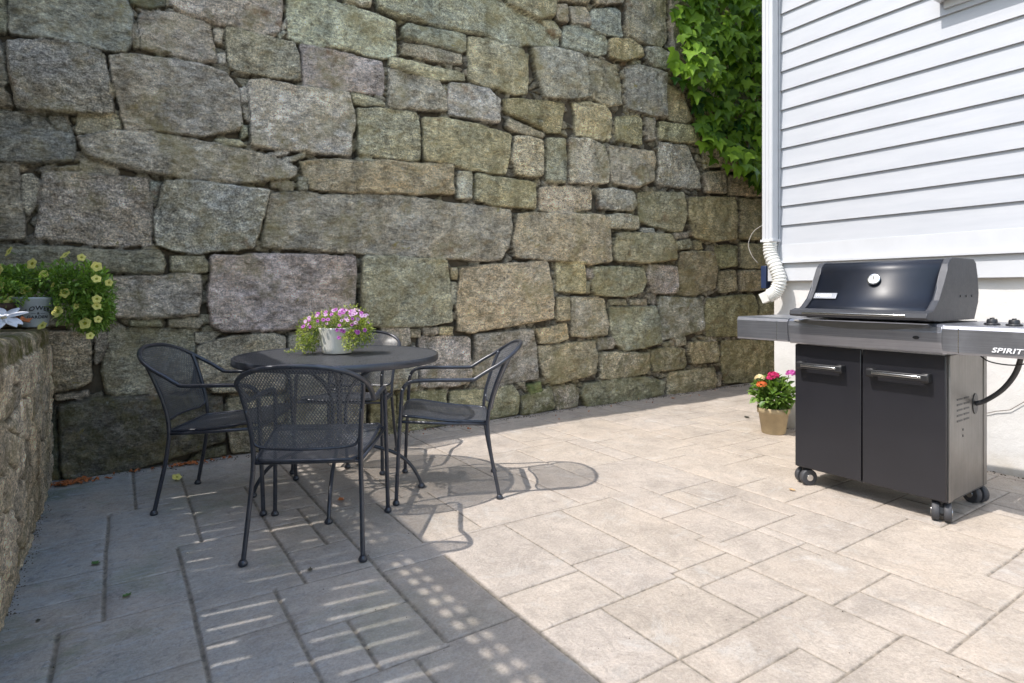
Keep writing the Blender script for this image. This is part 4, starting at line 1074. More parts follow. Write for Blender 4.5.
# zinc bucket with yellow petunias, standing on the retaining wall
def make_petunia():
    bx, by = g2w((35-512)/FPX*3.06, 3.06); bz = 0.915
    t = thing('flower_bucket', 'small grey metal bucket lettered in black, yellow petunias spilling over, on the low wall', 'potted plant', (bx, by, bz))
    bm = NB(); add_lathe(bm, [(0.001,.004),(.048,.004),(.050,0),(.053,0.003),(.088,.140),(.094,.146),(.095,.152),(.090,.154),(.086,.150),(.083,.130),(.001,.128)], 40)
    b = obj('bucket', bm, M['zinc'], t)
    bm = NB(); add_lathe(bm, [(.001,.131),(.082,.133)], 24); obj('soil', bm, M['soil'], t)
    vd = Vector((-bx, -by, 0)).normalized(); a0 = math.atan2(vd.y, vd.x)+0.18
    def wrap(me, zc, arc, nm):
        for v in me.vertices:
            x, y = v.co.x, v.co.y; z = zc+y+arc*(x*x)*(-6)
            rr = 0.0528+(0.088-0.053)*(z/0.14)+0.0008; an = a0+x/rr*1.0
            v.co = (rr*math.cos(an), rr*math.sin(an), z)
        me.materials.append(M['ink']); o = bpy.data.objects.new(nm, me); link(o, b)
    wrap(text_mesh('FLOWERS', 0.030, 0.0010, spacing=1.1), 0.098, 1, 'lettering')
    wrap(text_mesh('\u2014 & \u2014', 0.018, 0.0005), 0.071, 0, 'lettering')
    wrap(text_mesh('GARDEN', 0.021, 0.0008, spacing=1.1), 0.052, 0, 'lettering')
    # mound to the right of the bucket, hanging over the wall corner; along-wall direction is screen right
    rt = Vector((HEAD[1], -HEAD[0], 0)); fw = Vector((HEAD[0], HEAD[1], 0))
    centres = [(0.10, 0.02, .235, .10, .13), (-0.10, 0.05, .235, .10, .10), (-.22, .08, .23, .10, .10), (0.22, 0.04, .22, .12, .13), (0.28, 0.06, .17, .08, .17), (0.18, 0.03, .10, .09, .12), (0.26, 0.05, .04, .07, .09), (0.29,.05,.10,.07,.13)]
    def samp():
        c = random.choice(centres); v = rv(); s = random.random()**0.45
        p = rt*(c[0]+v.x*c[3]*s*1.15)+fw*(c[1]+v.y*0.085*s)+Vector((0,0,c[2]+v.z*c[4]*s*0.85))
        return p, v
    pot_plant_foliage(t, 5200, samp, 0.031, M['leaf_pet'], 0.4, wr=0.40)
    bm = NB()
    for _ in range(130):
        p, v = samp(); q = p+Vector((v.x, v.y, abs(v.z)*0.6))*0.05
        p0 = rt*0.12+fw*0.03+Vector((0,0,.12)); md = (p0+p)/2+Vector((0,0,.05))
        add_tube(bm, smooth_path([p0, md, p, q], 3), 0.0013, n=4)
    obj('stems', bm, M['stem'], t)
    me = flower_mesh('petunia_bloom', [M['yel'], M['yel2'], M['stem']], 0.032, 0.30)
    # blooms placed by what the photograph shows (screen pixels turned into metres beside the bucket)
    sc = 3.06/FPX
    for fx, fy, s, dx in [(65,308,1.05,0),(90,320,1.05,.1),(70,252,.95,-.3),(36,261,.9,-.2),(50,271,.6,.6),(18,249,.9,-.6),(22,299,1.0,.2),(8,283,1.0,0),(2,268,1.1,-.2),(4,303,1.0,0),
                          (88,255,.6,.5),(104,264,.8,.8),(105,276,.7,.9),(115,280,.6,.9),(101,303,.7,.7),(80,303,.6,.4),(69,290,.8,0),(102,296,.7,.5),(47,322,.8,.1),(105,316,.6,.8),(98,332,.6,.4),(57,282,.5,-.5),(31,287,.8,.4),(12,312,.9,-.3)]:
        p = rt*((fx-35)*sc)+fw*(-0.045+random.uniform(-.02,.02))+Vector((0,0,(324-fy)*sc))
        d = -fw+rt*(dx)+Vector((0,0,random.uniform(0.0,.7)))+rv(.25)
        put_flower(me, t, p, d, s*random.uniform(.85, 1.0))
    return t
make_petunia()
# dark clay pot half out of the picture, beside the bucket
def make_side_pot():
    px, py = g2w((-6-512)/FPX*2.92, 2.92)
    t = thing('clay_pot', 'dark brown clay pot under the petunias, cut by the left edge of the picture', 'pot', (px, py, .925))
    bm = NB(); add_lathe(bm, [(0.001,.003),(.055,0),(.058,.004),(.078,.085),(.086,.088),(.088,.115),(.080,.117),(.076,.09),(.001,.088)], 32); obj('pot', bm, M['brownclay'], t)
    bm = NB(); add_lathe(bm, [(.001,.098),(.077,.099)], 20); obj('soil', bm, M['soil'], t)
    def samp():
        v = rv(); return Vector((v.x*.13, v.y*.09, .16+v.z*.07)), v
    pot_plant_foliage(t, 700, samp, 0.026, M['leaf_pet'], 0.4, wr=0.42)
M['brownclay'] = plain('brown_clay', (0.06, 0.035, 0.025), 0.75)
make_side_pot()
# white bladed ornament lying on the wall
M['whitep'] = plain('white_painted_metal', (0.80, 0.80, 0.84), 0.4, var=0.04)
def make_ornament():
    x, y = g2w((4-512)/FPX*2.6, 2.6)
    t = thing('petal_ornament', 'white daisy shaped garden ornament lying on the low wall beside the lettered bucket', 'ornament', (x, y, .978), 0.3)
    t.rotation_euler = (R(24), R(8), R(-33.6)); t.scale = (.78, .78, .78)
    for k, (ang, ln, up) in enumerate([(R(-25), .115, .10), (R(-5), .10, .05), (R(-60), .09, .12), (R(40), .10, .35), (R(90), .10, .30), (R(140), .11, .28), (R(190), .11, .2), (R(245), .10, .12)]):
        bm = NB(); n = 8; d = Vector((math.cos(ang), math.sin(ang), 0)); s = Vector((-d.y, d.x, 0)); rows = []
        for i in range(n+1):
            q = i/n; w = 0.024*math.sin(math.pi*(0.10+0.86*q))**0.8; z = up*ln*q-0.022*q*q
            c = d*(0.012+ln*q)
            rows.append([bm.verts.new(c+s*w*a+Vector((0,0,z+abs(a)*0.006+h))) for h in (0, .002) for a in (-1, 0, 1)])
        for a, b in zip(rows, rows[1:]):
            for i, j in ((0,1),(1,2),(4,3),(5,4)):
                f = bm.faces.new((a[i], a[j], b[j], b[i])); f.smooth = True
            bm.faces.new((a[0], b[0], b[3], a[3])); bm.faces.new((a[2], a[5], b[5], b[2]))
        obj('petal', bm, M['whitep'], t)
    bm = NB(); add_lathe(bm, [(.001,.014),(.012,.012),(.018,.004),(.018,-.002),(.001,-.004)], 16); obj('hub', bm, M['clay'], t)
make_ornament()

# flower pot on the table
def make_table_pot():
    x, y = g2w((337-512)/FPX*3.27, 3.27)
    t = thing('table_flower_pot', 'white pot of purple and pink trailing flowers standing on the round table', 'potted plant', (x, y, .7585), R(-33.6))
    bm = NB(); n = 48; rings = []
    for r_, z in [(0.001,.004),(.066,.003),(.073,0),(.077,.004),(.082,.03),(.090,.09),(.098,.132),(.100,.140),(.096,.142),(.092,.13),(.001,.125)]:
        rings.append([bm.verts.new((r_*math.cos(2*math.pi*k/n)*(1+.012*math.cos(16*math.pi*k/n*1.0)), r_*math.sin(2*math.pi*k/n)*(1+.012*math.cos(16*math.pi*k/n)), z)) for k in range(n)])
    for A, B in zip(rings, rings[1:]):
        for k in range(n): bm.faces.new((A[k], A[(k+1)%n], B[(k+1)%n], B[k])).smooth = True
    obj('pot', bm, M['ceramic'], t)
    bm = NB(); add_lathe(bm, [(.001,.126),(.093,.128)], 24); obj('soil', bm, M['soil'], t)
    cs_ = [(-.01,0,.165,.15,.075),(.06,0,.19,.11,.08),(-.08,0,.17,.10,.06),(.12,-.02,.14,.08,.08),(.15,0,.10,.06,.07),(-.15,-.02,.12,.06,.08),(-.16,-.01,.05,.05,.05),(.10,-.07,.08,.05,.06)]
    def samp():
        c = random.choice(cs_); v = rv(); s = random.random()**0.4
        return Vector((c[0]+v.x*c[3]*s, c[1]+v.y*0.11*s, c[2]+v.z*c[4]*s)), v
    pot_plant_foliage(t, 3000, samp, 0.017, M['leaf_cal'], 0.5, wr=0.5)
    bm = NB()
    for _ in range(70):
        p, v = samp(); add_tube(bm, smooth_path([(0,0,.12),(p.x*.5,p.y*.5,max(.15,p.z*.6+.08)),tuple(p)], 3), 0.0012, n=4)
    add_tube(bm, smooth_path([(-.13,-.02,.06),(-.18,-.03,.02),(-.23,-.03,.008),(-.27,-.05,.006)], 4), 0.0014, n=4)
    obj('stems', bm, M['stem'], t)
    bm, lay = leaf_bm()
    for k in range(34):
        q = k/34; p = Vector((-.15-.12*q, -.025-.025*q, .05*(1-q)**2+.012)); leaf_faces(bm, lay, p, rv()+Vector((-.3,0,.3)), Vector((0,0,1)), .017, .008, random.uniform(.4, 1))
    obj('trailing_sprig', bm, M['leaf_cal'], t)
    f1 = flower_mesh('calibrachoa_purple', [M['mag'], M['mag2'], M['stem']], 0.0105, .3); f2 = flower_mesh('calibrachoa_pink', [M['pink'], M['mag'], M['stem']], 0.0105, .3)
    for k in range(82):
        rx = random.uniform(-.16, .19); 
        if random.random() < .35: rx = random.uniform(.04, .18)
        top = .245-.9*max(0, abs(rx-.04)-.08)**1.2
        z = random.uniform(.08 if rx > .03 else .15, top) if random.random() < .6 else top-random.uniform(0,.02)
        yy = -0.115*math.sqrt(max(.05, 1-((z-.12)/.16)**2)) if random.random() < .72 else random.uniform(-.09,.09)
        if z < .14 and rx < -.02: continue
        d = Vector((rx*3, yy*6-.3, max(0,(z-.12))*6+.15))+rv(.35)
        put_flower(f2 if (z > .16 and random.random() < .62) else f1, t, (rx, yy-0.006, z), d, random.uniform(.8, 1.15))
make_table_pot()

# clay pot of geraniums by the house corner
def make_geranium():
    x, y = g2w((773.5-512)/FPX*4.6, 4.6)
    t = thing('geranium_pot', 'tan clay pot of cream, orange and magenta flowers standing by the white foundation', 'potted plant', (x, y, .001), R(-33.6))
    bm = NB(); add_lathe(bm, [(0.001,.004),(.083,0),(.086,.004),(.108,.155),(.118,.158),(.121,.196),(.117,.201),(.111,.198),(.107,.165),(.001,.160)], 40); obj('pot', bm, M['clay'], t)
    bm = NB(); add_lathe(bm, [(.001,.176),(.108,.178)], 24); obj('soil', bm, M['soil'], t)
    def samp():
        v = rv(); s = random.random()**0.4; z = .30+v.z*.135*s
        w = .15 if z > .25 else .12
        return Vector((v.x*w*s-.005, v.y*w*s, z)), v
    pot_plant_foliage(t, 620, samp, 0.055, M['leaf_ger'], 0.5, wr=0.75)
    bm = NB()
    for (a, b, z) in [(-.13,-.06,.40),(-.02,-.05,.42),(.10,-.04,.45),(-.12,-.07,.36),(.04,.02,.42),(0,.05,.38)]:
        add_tube(bm, smooth_path([(a*.2,b*.2,.17),(a*.6,b*.6,.3),(a,b,z)], 4), .003, n=6)
    obj('stems', bm, M['stem'], t)
    for (a, b, z, m, lb, rad) in [(-.135,-.07,.435,'cream','cream flower head',.034),(-.025,-.06,.450,'red','magenta flower head',.040),(.115,-.05,.465,'lil','lilac pink flower head',.036),(-.125,-.08,.385,'org','orange flower head',.036),(-.06,-.07,.43,'red','magenta flower head',.026)]:
        bm = NB()
        for _ in range(60):
            v = rv(); v.z = abs(v.z)*0.8-.1; p = Vector((a,b,z))+v*rad*random.uniform(.75, 1.05)
            s1 = v.cross(rv()).normalized(); s2 = v.cross(s1).normalized(); k = rad*.36
            q = [bm.verts.new(p+v.normalized()*dz*k+s1*k*i+s2*k*j) for i, j, dz in ((1,0,.15),(.3,.9,.3),(-.9,.2,.1),(-.3,-.9,.3))]
            c = bm.verts.new(p)
            for i in range(4): bm.faces.new((c, q[i], q[(i+1)%4]))
        o = obj('flower_head', bm, M[m], t); o['label'] = lb
make_geranium()

# ivy on the wall beside the house
def make_ivy():
    t = thing('climbing_ivy', 'bright green ivy hanging over the granite wall beside the white downspout', 'climbing plant', (6.2, WALL_Y, 0))
    edge = [(-120,655),(-40,660),(0,668),(30,670),(60,664),(72,664),(82,672),(95,686),(108,690),(118,696),(128,690),(138,692),(150,697),(160,703),(168,712),(176,730),(184,742),(192,760)]
    ys = [e[0] for e in edge]; xe = [e[1] for e in edge]
    bm, lay = leaf_bm(); nleaf = 0; stems = NB()
    random.seed(21)
    loc = Vector((6.2, WALL_Y, 0))
    x0, _ = wall_pt(655, 100)
    while nleaf < 2900:
        wx = random.uniform(x0-.1, 7.7); wz = random.uniform(2.35, 5.35)
        # picture row of this wall point, to follow the plant's ragged left and lower edge
        Yc = wx*HEAD[0]+WALL_Y*HEAD[1]; Xc = wx*HEAD[1]-WALL_Y*HEAD[0]
        px = 512+FPX*Xc/Yc; py = CAM_H-wz; py = 291+FPX*py/Yc
        if px < interp(py, ys, xe)+random.gauss(0, 2.0): continue
        if py > 190+random.gauss(0, 3): continue
        lump = 0.5+0.5*float(fbm(np.array(wx*2.3), np.array(wz*2.0), 3, 44))
        if lump < 0.16: continue
        nleaf += 1
        out = 0.04+0.62*max(0, lump-.25)*random.random()**0.55+0.12*max(0, (wz-3.2))/2
        ln = random.uniform(.08, .15)
        p = Vector((wx, WALL_Y-out, wz))-loc
        d = Vector((random.gauss(-.25, .5), -.35+random.gauss(0,.25), -1+random.gauss(0,.3)))
        up = Vector((random.gauss(-.3,.35), -1, .75+random.gauss(0,.3))).normalized()
        lv = min(1, max(0, random.gauss(.3+out*1.6, .27)))  # sunlight put into the colour: leaves standing further out are lighter
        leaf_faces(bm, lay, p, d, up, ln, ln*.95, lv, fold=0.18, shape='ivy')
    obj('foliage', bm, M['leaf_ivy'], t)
    for k in range(16):
        x = 5.45+k*.17; pts = []; z = 5.2; 
        zmin = 2.9 if x > 6 else 3.4
        while z > zmin:
            pts.append((x-6.2, -0.03-random.uniform(0,.05), z)); x += random.uniform(-.09,.09); z -= .25
        add_tube(stems, smooth_path(pts, 3), 0.005, n=5)
    obj('stems', stems, M['wood'], t)
make_ivy()

# ---------------------------------------------------------------- gas barbecue
M['steel'] = mat_brushed('brushed_grey_steel', (0.36, 0.37, 0.41), 0.30, 0.85, (3, 3, 300))
M['panel'] = mat_brushed('warm_grey_side_panel', (0.22, 0.21, 0.20), 0.42, 0.8, (3, 250, 3))
M['door'] = plain('black_enamel_door', (0.014, 0.014, 0.018), 0.33, var=0.1, scale=5, spec=0.6)
M['cast'] = plain('charcoal_cast_aluminium', (0.048, 0.050, 0.058), 0.48, metal=0.3, var=0.15, scale=20, bump=0.15, bscale=400)
M['enamel'] = plain('navy_black_porcelain', (0.008, 0.011, 0.020), 0.42, var=0.3, scale=4, spec=0.5)
M['blackp'] = plain('black_plastic', (0.018, 0.018, 0.020), 0.4, var=0.2, scale=20)
M['chrome'] = plain('bright_steel', (0.72, 0.72, 0.72), 0.22, metal=1.0, var=0.05)
M['dial'] = plain('white_dial', (0.50, 0.50, 0.48), 0.35)
M['rubber'] = plain('grey_rubber', (0.05, 0.05, 0.055), 0.6, var=0.2)
M['lettering'] = plain('white_lettering', (0.78, 0.78, 0.80), 0.4, var=0.02)
M['badge'] = plain('grey_badge', (0.22, 0.23, 0.25), 0.4, metal=0.6)
def make_grill():
    t = thing('gas_barbecue', 'black and grey gas barbecue on casters standing before the white house', 'barbecue', (3.225, 1.932, 0), R(-88.8))
    W = 0.745; D = 0.50; z0 = 0.108; zd = 0.795
    # local x: viewer's left to right along the front, local y: from the front to the back
    for x0, x1, nm, hx0, hx1 in ((0.004, .362, 'door', .035, .285), (.368, W-.004, 'door', .405, .685)):
        bm = NB(); add_box(bm, x0, x1, -0.002, 0.018, z0-.004, zd, 0.005, seg=3); dr = obj(nm, bm, M['door'], t)
        bm = NB(); add_box(bm, hx0, hx1, -.052, -.036, .668, .702, .006, seg=3)
        for a in (hx0, hx1-.035): add_box(bm, a, a+.035, -.046, -.003, .662, .706, .005)
        hd = obj('handle', bm, M['blackp'], dr)
        bm = NB(); add_box(bm, hx0+.03, hx1-.03, -.0565, -.0525, .680, .692, .0015); obj('trim_strip', bm, M['chrome'], hd)
    bm = NB(); add_box(bm, 0.012, W-.012, .022, D, z0+.004, zd-.03, 0.0); obj('cabinet_body', bm, M['blackp'], t)
    for s, x0, x1 in ((-1, 0, .0115), (1, W-.0115, W)):
        bm = NB(); add_box(bm, x0, x1, .065, D-.045, z0-.003, zd+.0, .001); sp = obj('side_panel', bm, M['panel'], t)
        xo = x1 if s > 0 else x0
        for col in (0, 1):
            for row in range(5):
                bm = NB(); ya = .115+col*.085; za = .572-row*.026
                add_box(bm, xo-.002, xo+.0016, ya, ya+.068, za, za+.009, .001); obj('louvre', bm, M['blackp'], sp)
        for row in (0, 1):
            bm = NB(); add_tube(bm, [(xo-.002, .19, .425-row*.03), (xo+.002, .19, .425-row*.03)], .006, n=12); obj('bolt', bm, M['blackp'], sp)
        bm = NB(); add_tube(bm, [(xo-.002, .345, .535), (xo+.004, .345, .535)], .034, n=24, r2=.052); obj('hose_port', bm, M['blackp'], sp)
        for ya, yb in ((.020, .062), (D-.042, D)):
            bm = NB(); add_box(bm, x0-.004*(s<0)-.006*(s>0), x1+.006*(s<0)+.004*(s>0), ya, yb, z0-.006, zd+.002, .003); obj('corner_post', bm, M['panel'], t)
    bm = NB(); add_box(bm, .002, W-.002, .02, D-.002, z0-.012, z0+.0, .002); obj('bottom_shelf', bm, M['cast'], t)
    # casters
    for cx, cy, an in ((.035, .035, -.5), (W-.035, .035, .35), (W-.03, D-.02, 1.2), (.035, D-.03, .8)):
        e = thing_part('caster', t); e.location = (cx, cy, 0); e.rotation_euler = (0, 0, an)
        for s in (-1, 1):
            bm = NB(); add_tube(bm, [(s*.008, .012, .046), (s*.012, .012, .046), (s*.036, .012, .046), (s*.040, .012, .046)], lambda q: .046-.005*abs(2*q-1)**3, n=28); wh = obj('wheel', bm, M['rubber'], e)
            bm = NB(); add_tube(bm, [(s*.0395, .012, .046), (s*.043, .012, .046)], .018, n=20); obj('rim', bm, M['chrome'], wh)
        bm = NB(); add_prism(bm, [(-.022,.045),(-.015,.072),(.005,.082),(.03,.078),(.042,.06),(.030,.048),(.012,.066),(-.008,.052)], -.0275, .0275, axis='x', bev=.002)
        add_tube(bm, [(0,0,.075),(0,0,.108)], .010, n=12); add_box(bm, -.007, .007, -.01, .035, .03, .08, .002); obj('fork', bm, M['blackp'], e)
    # control panel: curved steel apron
    prof = [(-.045,.805),(-.052,.812),(-.062,.86),(-.066,.905),(-.060,.932),(-.045,.944),(.05,.946),(.05,.805)]
    bm = NB(); add_prism(bm, prof, .0, W, axis='x', smooth=False, bev=.002)
    cp = obj('control_panel', bm, M['steel'], t)
    bm = NB(); n = 18; rows = []
    for i in range(n+1):                   # raised smile-shaped lip below the lid
        q = i/n; x = .035+(W-.08)*q; dz = .030*(1-(2*q-1)**2)
        rows.append((x, .940-.006-dz))
    vs = [bm.verts.new((x, -.0685, z)) for x, z in rows]; vt = [bm.verts.new((x, -.0685+.004, .9405)) for x, z in rows]; vb = [bm.verts.new((x, -.060, z-.003)) for x, z in rows]
    for i in range(n):
        bm.faces.new((vs[i], vs[i+1], vt[i+1], vt[i])); bm.faces.new((vs[i], vb[i], vb[i+1], vs[i+1]))
    obj('lip', bm, M['panel'], cp)
    bm = NB(); add_tube(bm, [(W-.105,-.068,.878),(W-.105,-.0625,.878)], .014, n=18, r2=.008); obj('igniter_button', bm, M['blackp'], cp)
    bm = NB(); add_box(bm, .03, W-.03, .0, D-.02, .80, .945, .004); obj('firebox', bm, M['cast'], t)
    # side shelves
    def shelf(xa, xb, nm):
        bm = NB(); yb = .43
        pr = [(-.062,.812),(-.066,.822),(-.068,.925),(-.062,.940),(-.048,.946),(yb-.01,.946),(yb,.940),(yb,.815),(yb-.008,.812),(yb-.010,.928),(-.050,.928),(-.052,.812)]
        add_prism(bm, pr, xa, xb, axis='x', bev=.0)
        for xe in ((xa, xa+.004), (xb-.004, xb)): add_box(bm, xe[0]-.001, xe[1]+.001, -.06, yb-.003, .8125, .9435, .001)
        return obj(nm, bm, M['steel'], t)
    sl = shelf(-.325, -.003, 'side_shelf'); sr = shelf(W+.003, W+.345, 'side_shelf')
    for xe in (-.066, W+.066):
        bm = NB(); add_box(bm, xe-.0015, xe+.0015, -.0690, -.0665, .818, .930, 0); obj('seam', bm, M['chrome'], sl if xe < 0 else sr)
    for kx, ky in ((W+.150, .07), (W+.235, .05)):
        bm = NB(); add_lathe(bm, [(.001,.948),(.030,.947),(.031,.951),(.026,.955),(.001,.955)], 24, (kx, ky)); add_lathe(bm, [(.021,.954),(.020,.968),(.017,.973),(.001,.973)], 20, (kx, ky))
        add_box(bm, kx-.004, kx+.004, ky-.020, ky+.020, .971, .979, .002); obj('knob', bm, M['blackp'], sr)
    me = text_mesh('SPIRIT', .030, .0006, .0006, .25, 1.05); me.materials.append(M['lettering'])
    o = bpy.data.objects.new('lettering', me); link(o, sr); o.location = (W+.240, -.0695, .842); o.rotation_euler = (R(90), 0, 0); o.scale = (1.25, 1, 1)
    # lid: enamel hood between two cast end caps
    L0, L1 = .070, .715
    hood = [(-.115,.962),(-.125,.975),(-.115,.992),(-.055,1.010),(.005,1.055),(.045,1.110),(.080,1.185),(.103,1.232),(.130,1.255),(.170,1.266),(.430,1.266),(.462,1.245),(.485,1.18),(.500,1.09),(.492,1.04),(.44,.955),(.0,.955)]
    inner = [(p.x, p.y) for p in smooth_path([(a+(.008 if a < .1 else -.006 if a > .3 else 0), b-(.007 if b > 1.2 else 0), 0) for a, b in hood[3:-2]], 4)]+[(.44,.955),(-.05,.955)]
    lid = thing_part('lid', t)
    bm = NB(); add_prism(bm, inner, L0+.028, L1-.028, axis='x', smooth=True); 
    hoodo = obj('hood', bm, M['enamel'], lid)
    for a, b in ((L0, L0+.032), (L1-.032, L1)):
        bm = NB(); add_prism(bm, hood, a, b, axis='x', bev=.006); ec = obj('end_cap', bm, M['cast'], lid)
        for k in range(3):
            xo = b if b == L1 else a
            bm = NB(); add_tube(bm, [(xo-.001, .25+k*.075, 1.075), (xo+.003*(1 if b == L1 else -1), .25+k*.075, 1.075)], .006, n=10); obj('bolt', bm, M['blackp'], ec)
    bm = NB(); add_prism(bm, [(-.150,.966),(-.156,.975),(-.150,.996),(-.10,1.006),(-.09,.985),(-.10,.962)], L0-.012, L1+.004, axis='x', bev=.004)
    hd = obj('handle', bm, M['cast'], lid)
    bm = NB(); add_box(bm, L0+.06, L1-.085, -.1585, -.1545, .977, .987, .001); obj('trim_strip', bm, M['chrome'], hd)
    # normal of the hood front between (.03,1.11) and (.062,1.185)
    th = math.atan2(.075, .035); c = Vector((.395, .069, 1.158)); nn = Vector((0, -math.sin(th), math.cos(th)))
    tg = thing_part('thermometer', lid)
    tg.location = c; tg.scale = (.80, .80, .80); tg.rotation_mode = 'QUATERNION'; tg.rotation_quaternion = nn.to_track_quat('Z', 'Y')
    bm = NB(); add_lathe(bm, [(.001,.0),(.036,.0),(.040,.004),(.040,.012),(.036,.016),(.030,.016)], 32); obj('bezel', bm, M['chrome'], tg)
    bm = NB(); add_lathe(bm, [(.001,.0135),(.031,.0135)], 28); obj('dial', bm, M['dial'], tg)
    bm = NB(); add_box(bm, -.002, .002, -.004, .022, .0142, .0152); obj('needle', bm, M['blackp'], tg)
    cb = Vector((.165, .0235, 1.070)); th2 = math.atan2(.055, .040); n2 = Vector((0, -math.sin(th2), math.cos(th2)))
    bg_ = thing_part('badge', lid)
    Z = n2; X_ = Vector((1,0,0)); Y_ = Z.cross(X_)
    bg_.matrix_local = Matrix(((X_.x, Y_.x, Z.x, cb.x), (X_.y, Y_.y, Z.y, cb.y), (X_.z, Y_.z, Z.z, cb.z), (0,0,0,1)))
    bm = NB(); add_box(bm, -.062, .062, -.020, .020, .001, .008, .003); obj('plate', bm, M['badge'], bg_)
    me = text_mesh('WEBER', .026, .0004, .0004, .1, 1.1); me.materials.append(M['lettering'])
    o = bpy.data.objects.new('lettering', me); link(o, bg_); o.location = (-.008, 0, .0092)
    # gas hose under the right shelf and a thin ignition wire
    bm = NB(); add_tube(bm, smooth_path([(W+.004,.345,.535),(W+.05,.33,.56),(W+.13,.28,.63),(W+.19,.24,.72),(W+.22,.22,.82)], 6), .0115, n=12); obj('gas_hose', bm, M['rubber'], t)
    bm = NB(); add_tube(bm, smooth_path([(W+.12,.0,.815),(W+.16,.0,.785),(W+.24,.02,.775),(W+.32,.02,.80)], 5), .003, n=6); obj('ignition_wire', bm, M['blackp'], t)
make_grill()

# ---------------------------------------------------------------- fallen leaves and petals
M['dry'] = plain('dry_orange_leaf', (0.38, 0.12, 0.035), 0.8, var=0.3, scale=60)
M['dryb'] = plain('dark_leaf', (0.05, 0.045, 0.03), 0.8, var=0.3, scale=60)
M['greenl'] = plain('green_leaf', (0.06, 0.14, 0.03), 0.6, var=0.3, scale=60)
M['tanl'] = plain('tan_leaf', (0.45, 0.30, 0.16), 0.8, var=0.3, scale=60)
def curl_leaf(s, curl):
    bm = NB(); pts = [(-.5,0),(-.3,.2),(-.1,.42),(.02,.2),(.2,.34),(.3,.12),(.55,0),(.3,-.14),(.18,-.36),(0,-.2),(-.15,-.4),(-.32,-.18)]
    c = bm.verts.new((0,0,.004)); v = [bm.verts.new((a*s, b*s, .004+curl*s*(a*a+b*b)+random.uniform(0,.1)*s)) for a, b in pts]
    for i in range(len(v)): bm.faces.new((c, v[i], v[(i+1)%len(v)]))
    return bm
def gp(px, py):
    Y = CAM_H*FPX/(py-291); return g2w((px-512)/FPX*Y, Y)
for nm, px, py, s, mt, lb, ct in [
    ('dry_leaf', 341, 501, .050, 'dry', 'curled orange dry leaf on the paving under the table', 'leaf'),
    ('dry_leaf', 673, 399, .060, 'dry', 'small orange dry leaf at the foot of the granite wall right of the table', 'leaf'),
    ('dry_leaf', 792, 491, .040, 'tanl', 'tan leaf scrap beside the left front caster of the barbecue', 'leaf'),
    ('fallen_leaf', 96, 565, .042, 'greenl', 'green fallen leaf on shaded paving nearer the left wall', 'leaf'),
    ('fallen_leaf', 127, 597, .036, 'greenl', 'green fallen leaf beside the joint of the big shaded slab', 'leaf'),
    ('dark_leaf', 310, 571, .028, 'dryb', 'dark leaf scrap between the rear legs of the nearest chair', 'leaf'),
    ('dark_leaf', 747, 418, .060, 'dryb', 'dark leaf on sunlit paving left of the geranium pot', 'leaf'),
    ('dry_leaf', 38, 622, .020, 'dryb', 'tiny dark leaf at the foot of the low left wall', 'leaf')]:
    x, y = gp(px, py); o = obj(nm, curl_leaf(s, .35), M[mt]); o.location = (x, y, 0.001); o.rotation_euler = (0, 0, random.uniform(0, 6)); tag(o, lb, ct)
x, y = gp(177, 481); o = bpy.data.objects.new('fallen_blossom', flower_mesh('blossom', [M['yel'], M['yel2'], M['stem']], .026)); C.objects.link(o)
o.location = (x, y, .026); o.rotation_euler = (R(25), R(10), 0); tag(o, 'pale yellow fallen petunia blossom on the paving by the left chair', 'flower')
x, y = g2w((21-512)/FPX*2.75, 2.75)
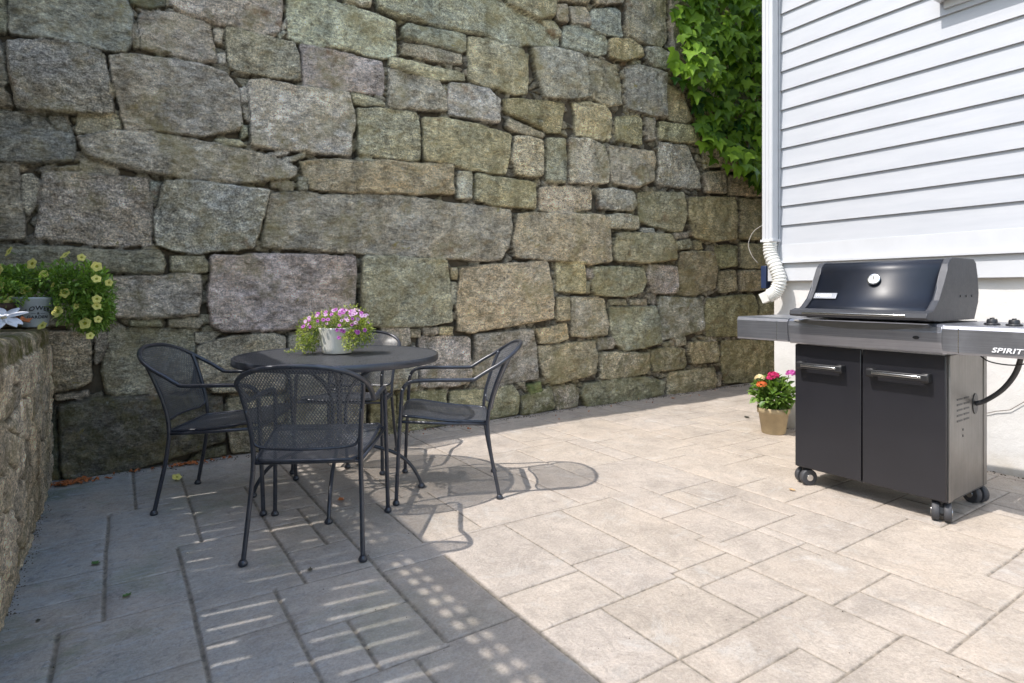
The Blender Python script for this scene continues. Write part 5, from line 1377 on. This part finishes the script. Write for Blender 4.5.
o = obj('dry_leaf', curl_leaf(.085, .9), M['dry']); o.location = (x, y, .955); o.rotation_euler = (.5, .2, 1); tag(o, 'curled rusty dry leaf on the low wall between ornament and bucket', 'leaf')
bm = NB(); random.seed(31)
for cx, cy, n, sp, s in [(72,484,46,.05,.040),(185,465,22,.05,.030),(150,470,12,.10,.026),(215,460,12,.08,.022),(420,434,8,.3,.018),(560,413,10,.5,.016),(700,393,12,.5,.018)]:
    X0, Y0 = gp(cx, cy)
    for _ in range(n):
        x = X0+random.gauss(0, sp*1.3); y = min(WALL_Y-.04, Y0+random.gauss(0, sp*.45)); a = random.uniform(0, 6.28); k = s*random.uniform(.4, 1.1)
        v = [bm.verts.new((x+k*math.cos(a+q)*w, y+k*math.sin(a+q)*w, .004+random.uniform(0,.020))) for q, w in ((0,.6),(1.2,.35),(2.2,.5),(3.3,.6),(4.4,.3),(5.4,.5))]
        bm.faces.new(v)
o = obj('leaf_litter', bm, M['dry']); tag(o, 'orange leaf litter along the foot of the granite wall', 'leaf litter', kind='stuff')

M['grit'] = plain('dark_grit', (0.09, 0.07, 0.05), 0.95, var=0.4, scale=80)
bm = NB(); random.seed(77)
def crumb(x, y, k):
    a = random.uniform(0, 6.28); n = 5
    b = [bm.verts.new((x+k*math.cos(a+i*1.2566)*random.uniform(.6,1), y+k*math.sin(a+i*1.2566)*random.uniform(.6,1), -.002)) for i in range(n)]
    t_ = bm.verts.new((x, y, k*random.uniform(.3, .8)))
    for i in range(n): bm.faces.new((b[i], b[(i+1)%n], t_))
for _ in range(1500): crumb(random.uniform(-.3, 7), WALL_Y-abs(random.gauss(0, .035))-.005, random.uniform(.003, .010))
for _ in range(700): crumb(RX+.0+abs(random.gauss(0, .018)), random.uniform(1.2, 4.3), random.uniform(.002, .008))
for _ in range(500):
    v = random.uniform(-2, 2.9); crumb(4.49+.034*(v-2.9)-abs(random.gauss(0, .03)), v, random.uniform(.003, .010))
for _ in range(420): crumb(random.uniform(-.2, 4.3), random.uniform(.6, 4.2), random.uniform(.0015, .004))
o = obj('grit', bm, M['grit']); tag(o, 'dark grit and dirt gathered along the foot of the walls', 'grit', kind='stuff')
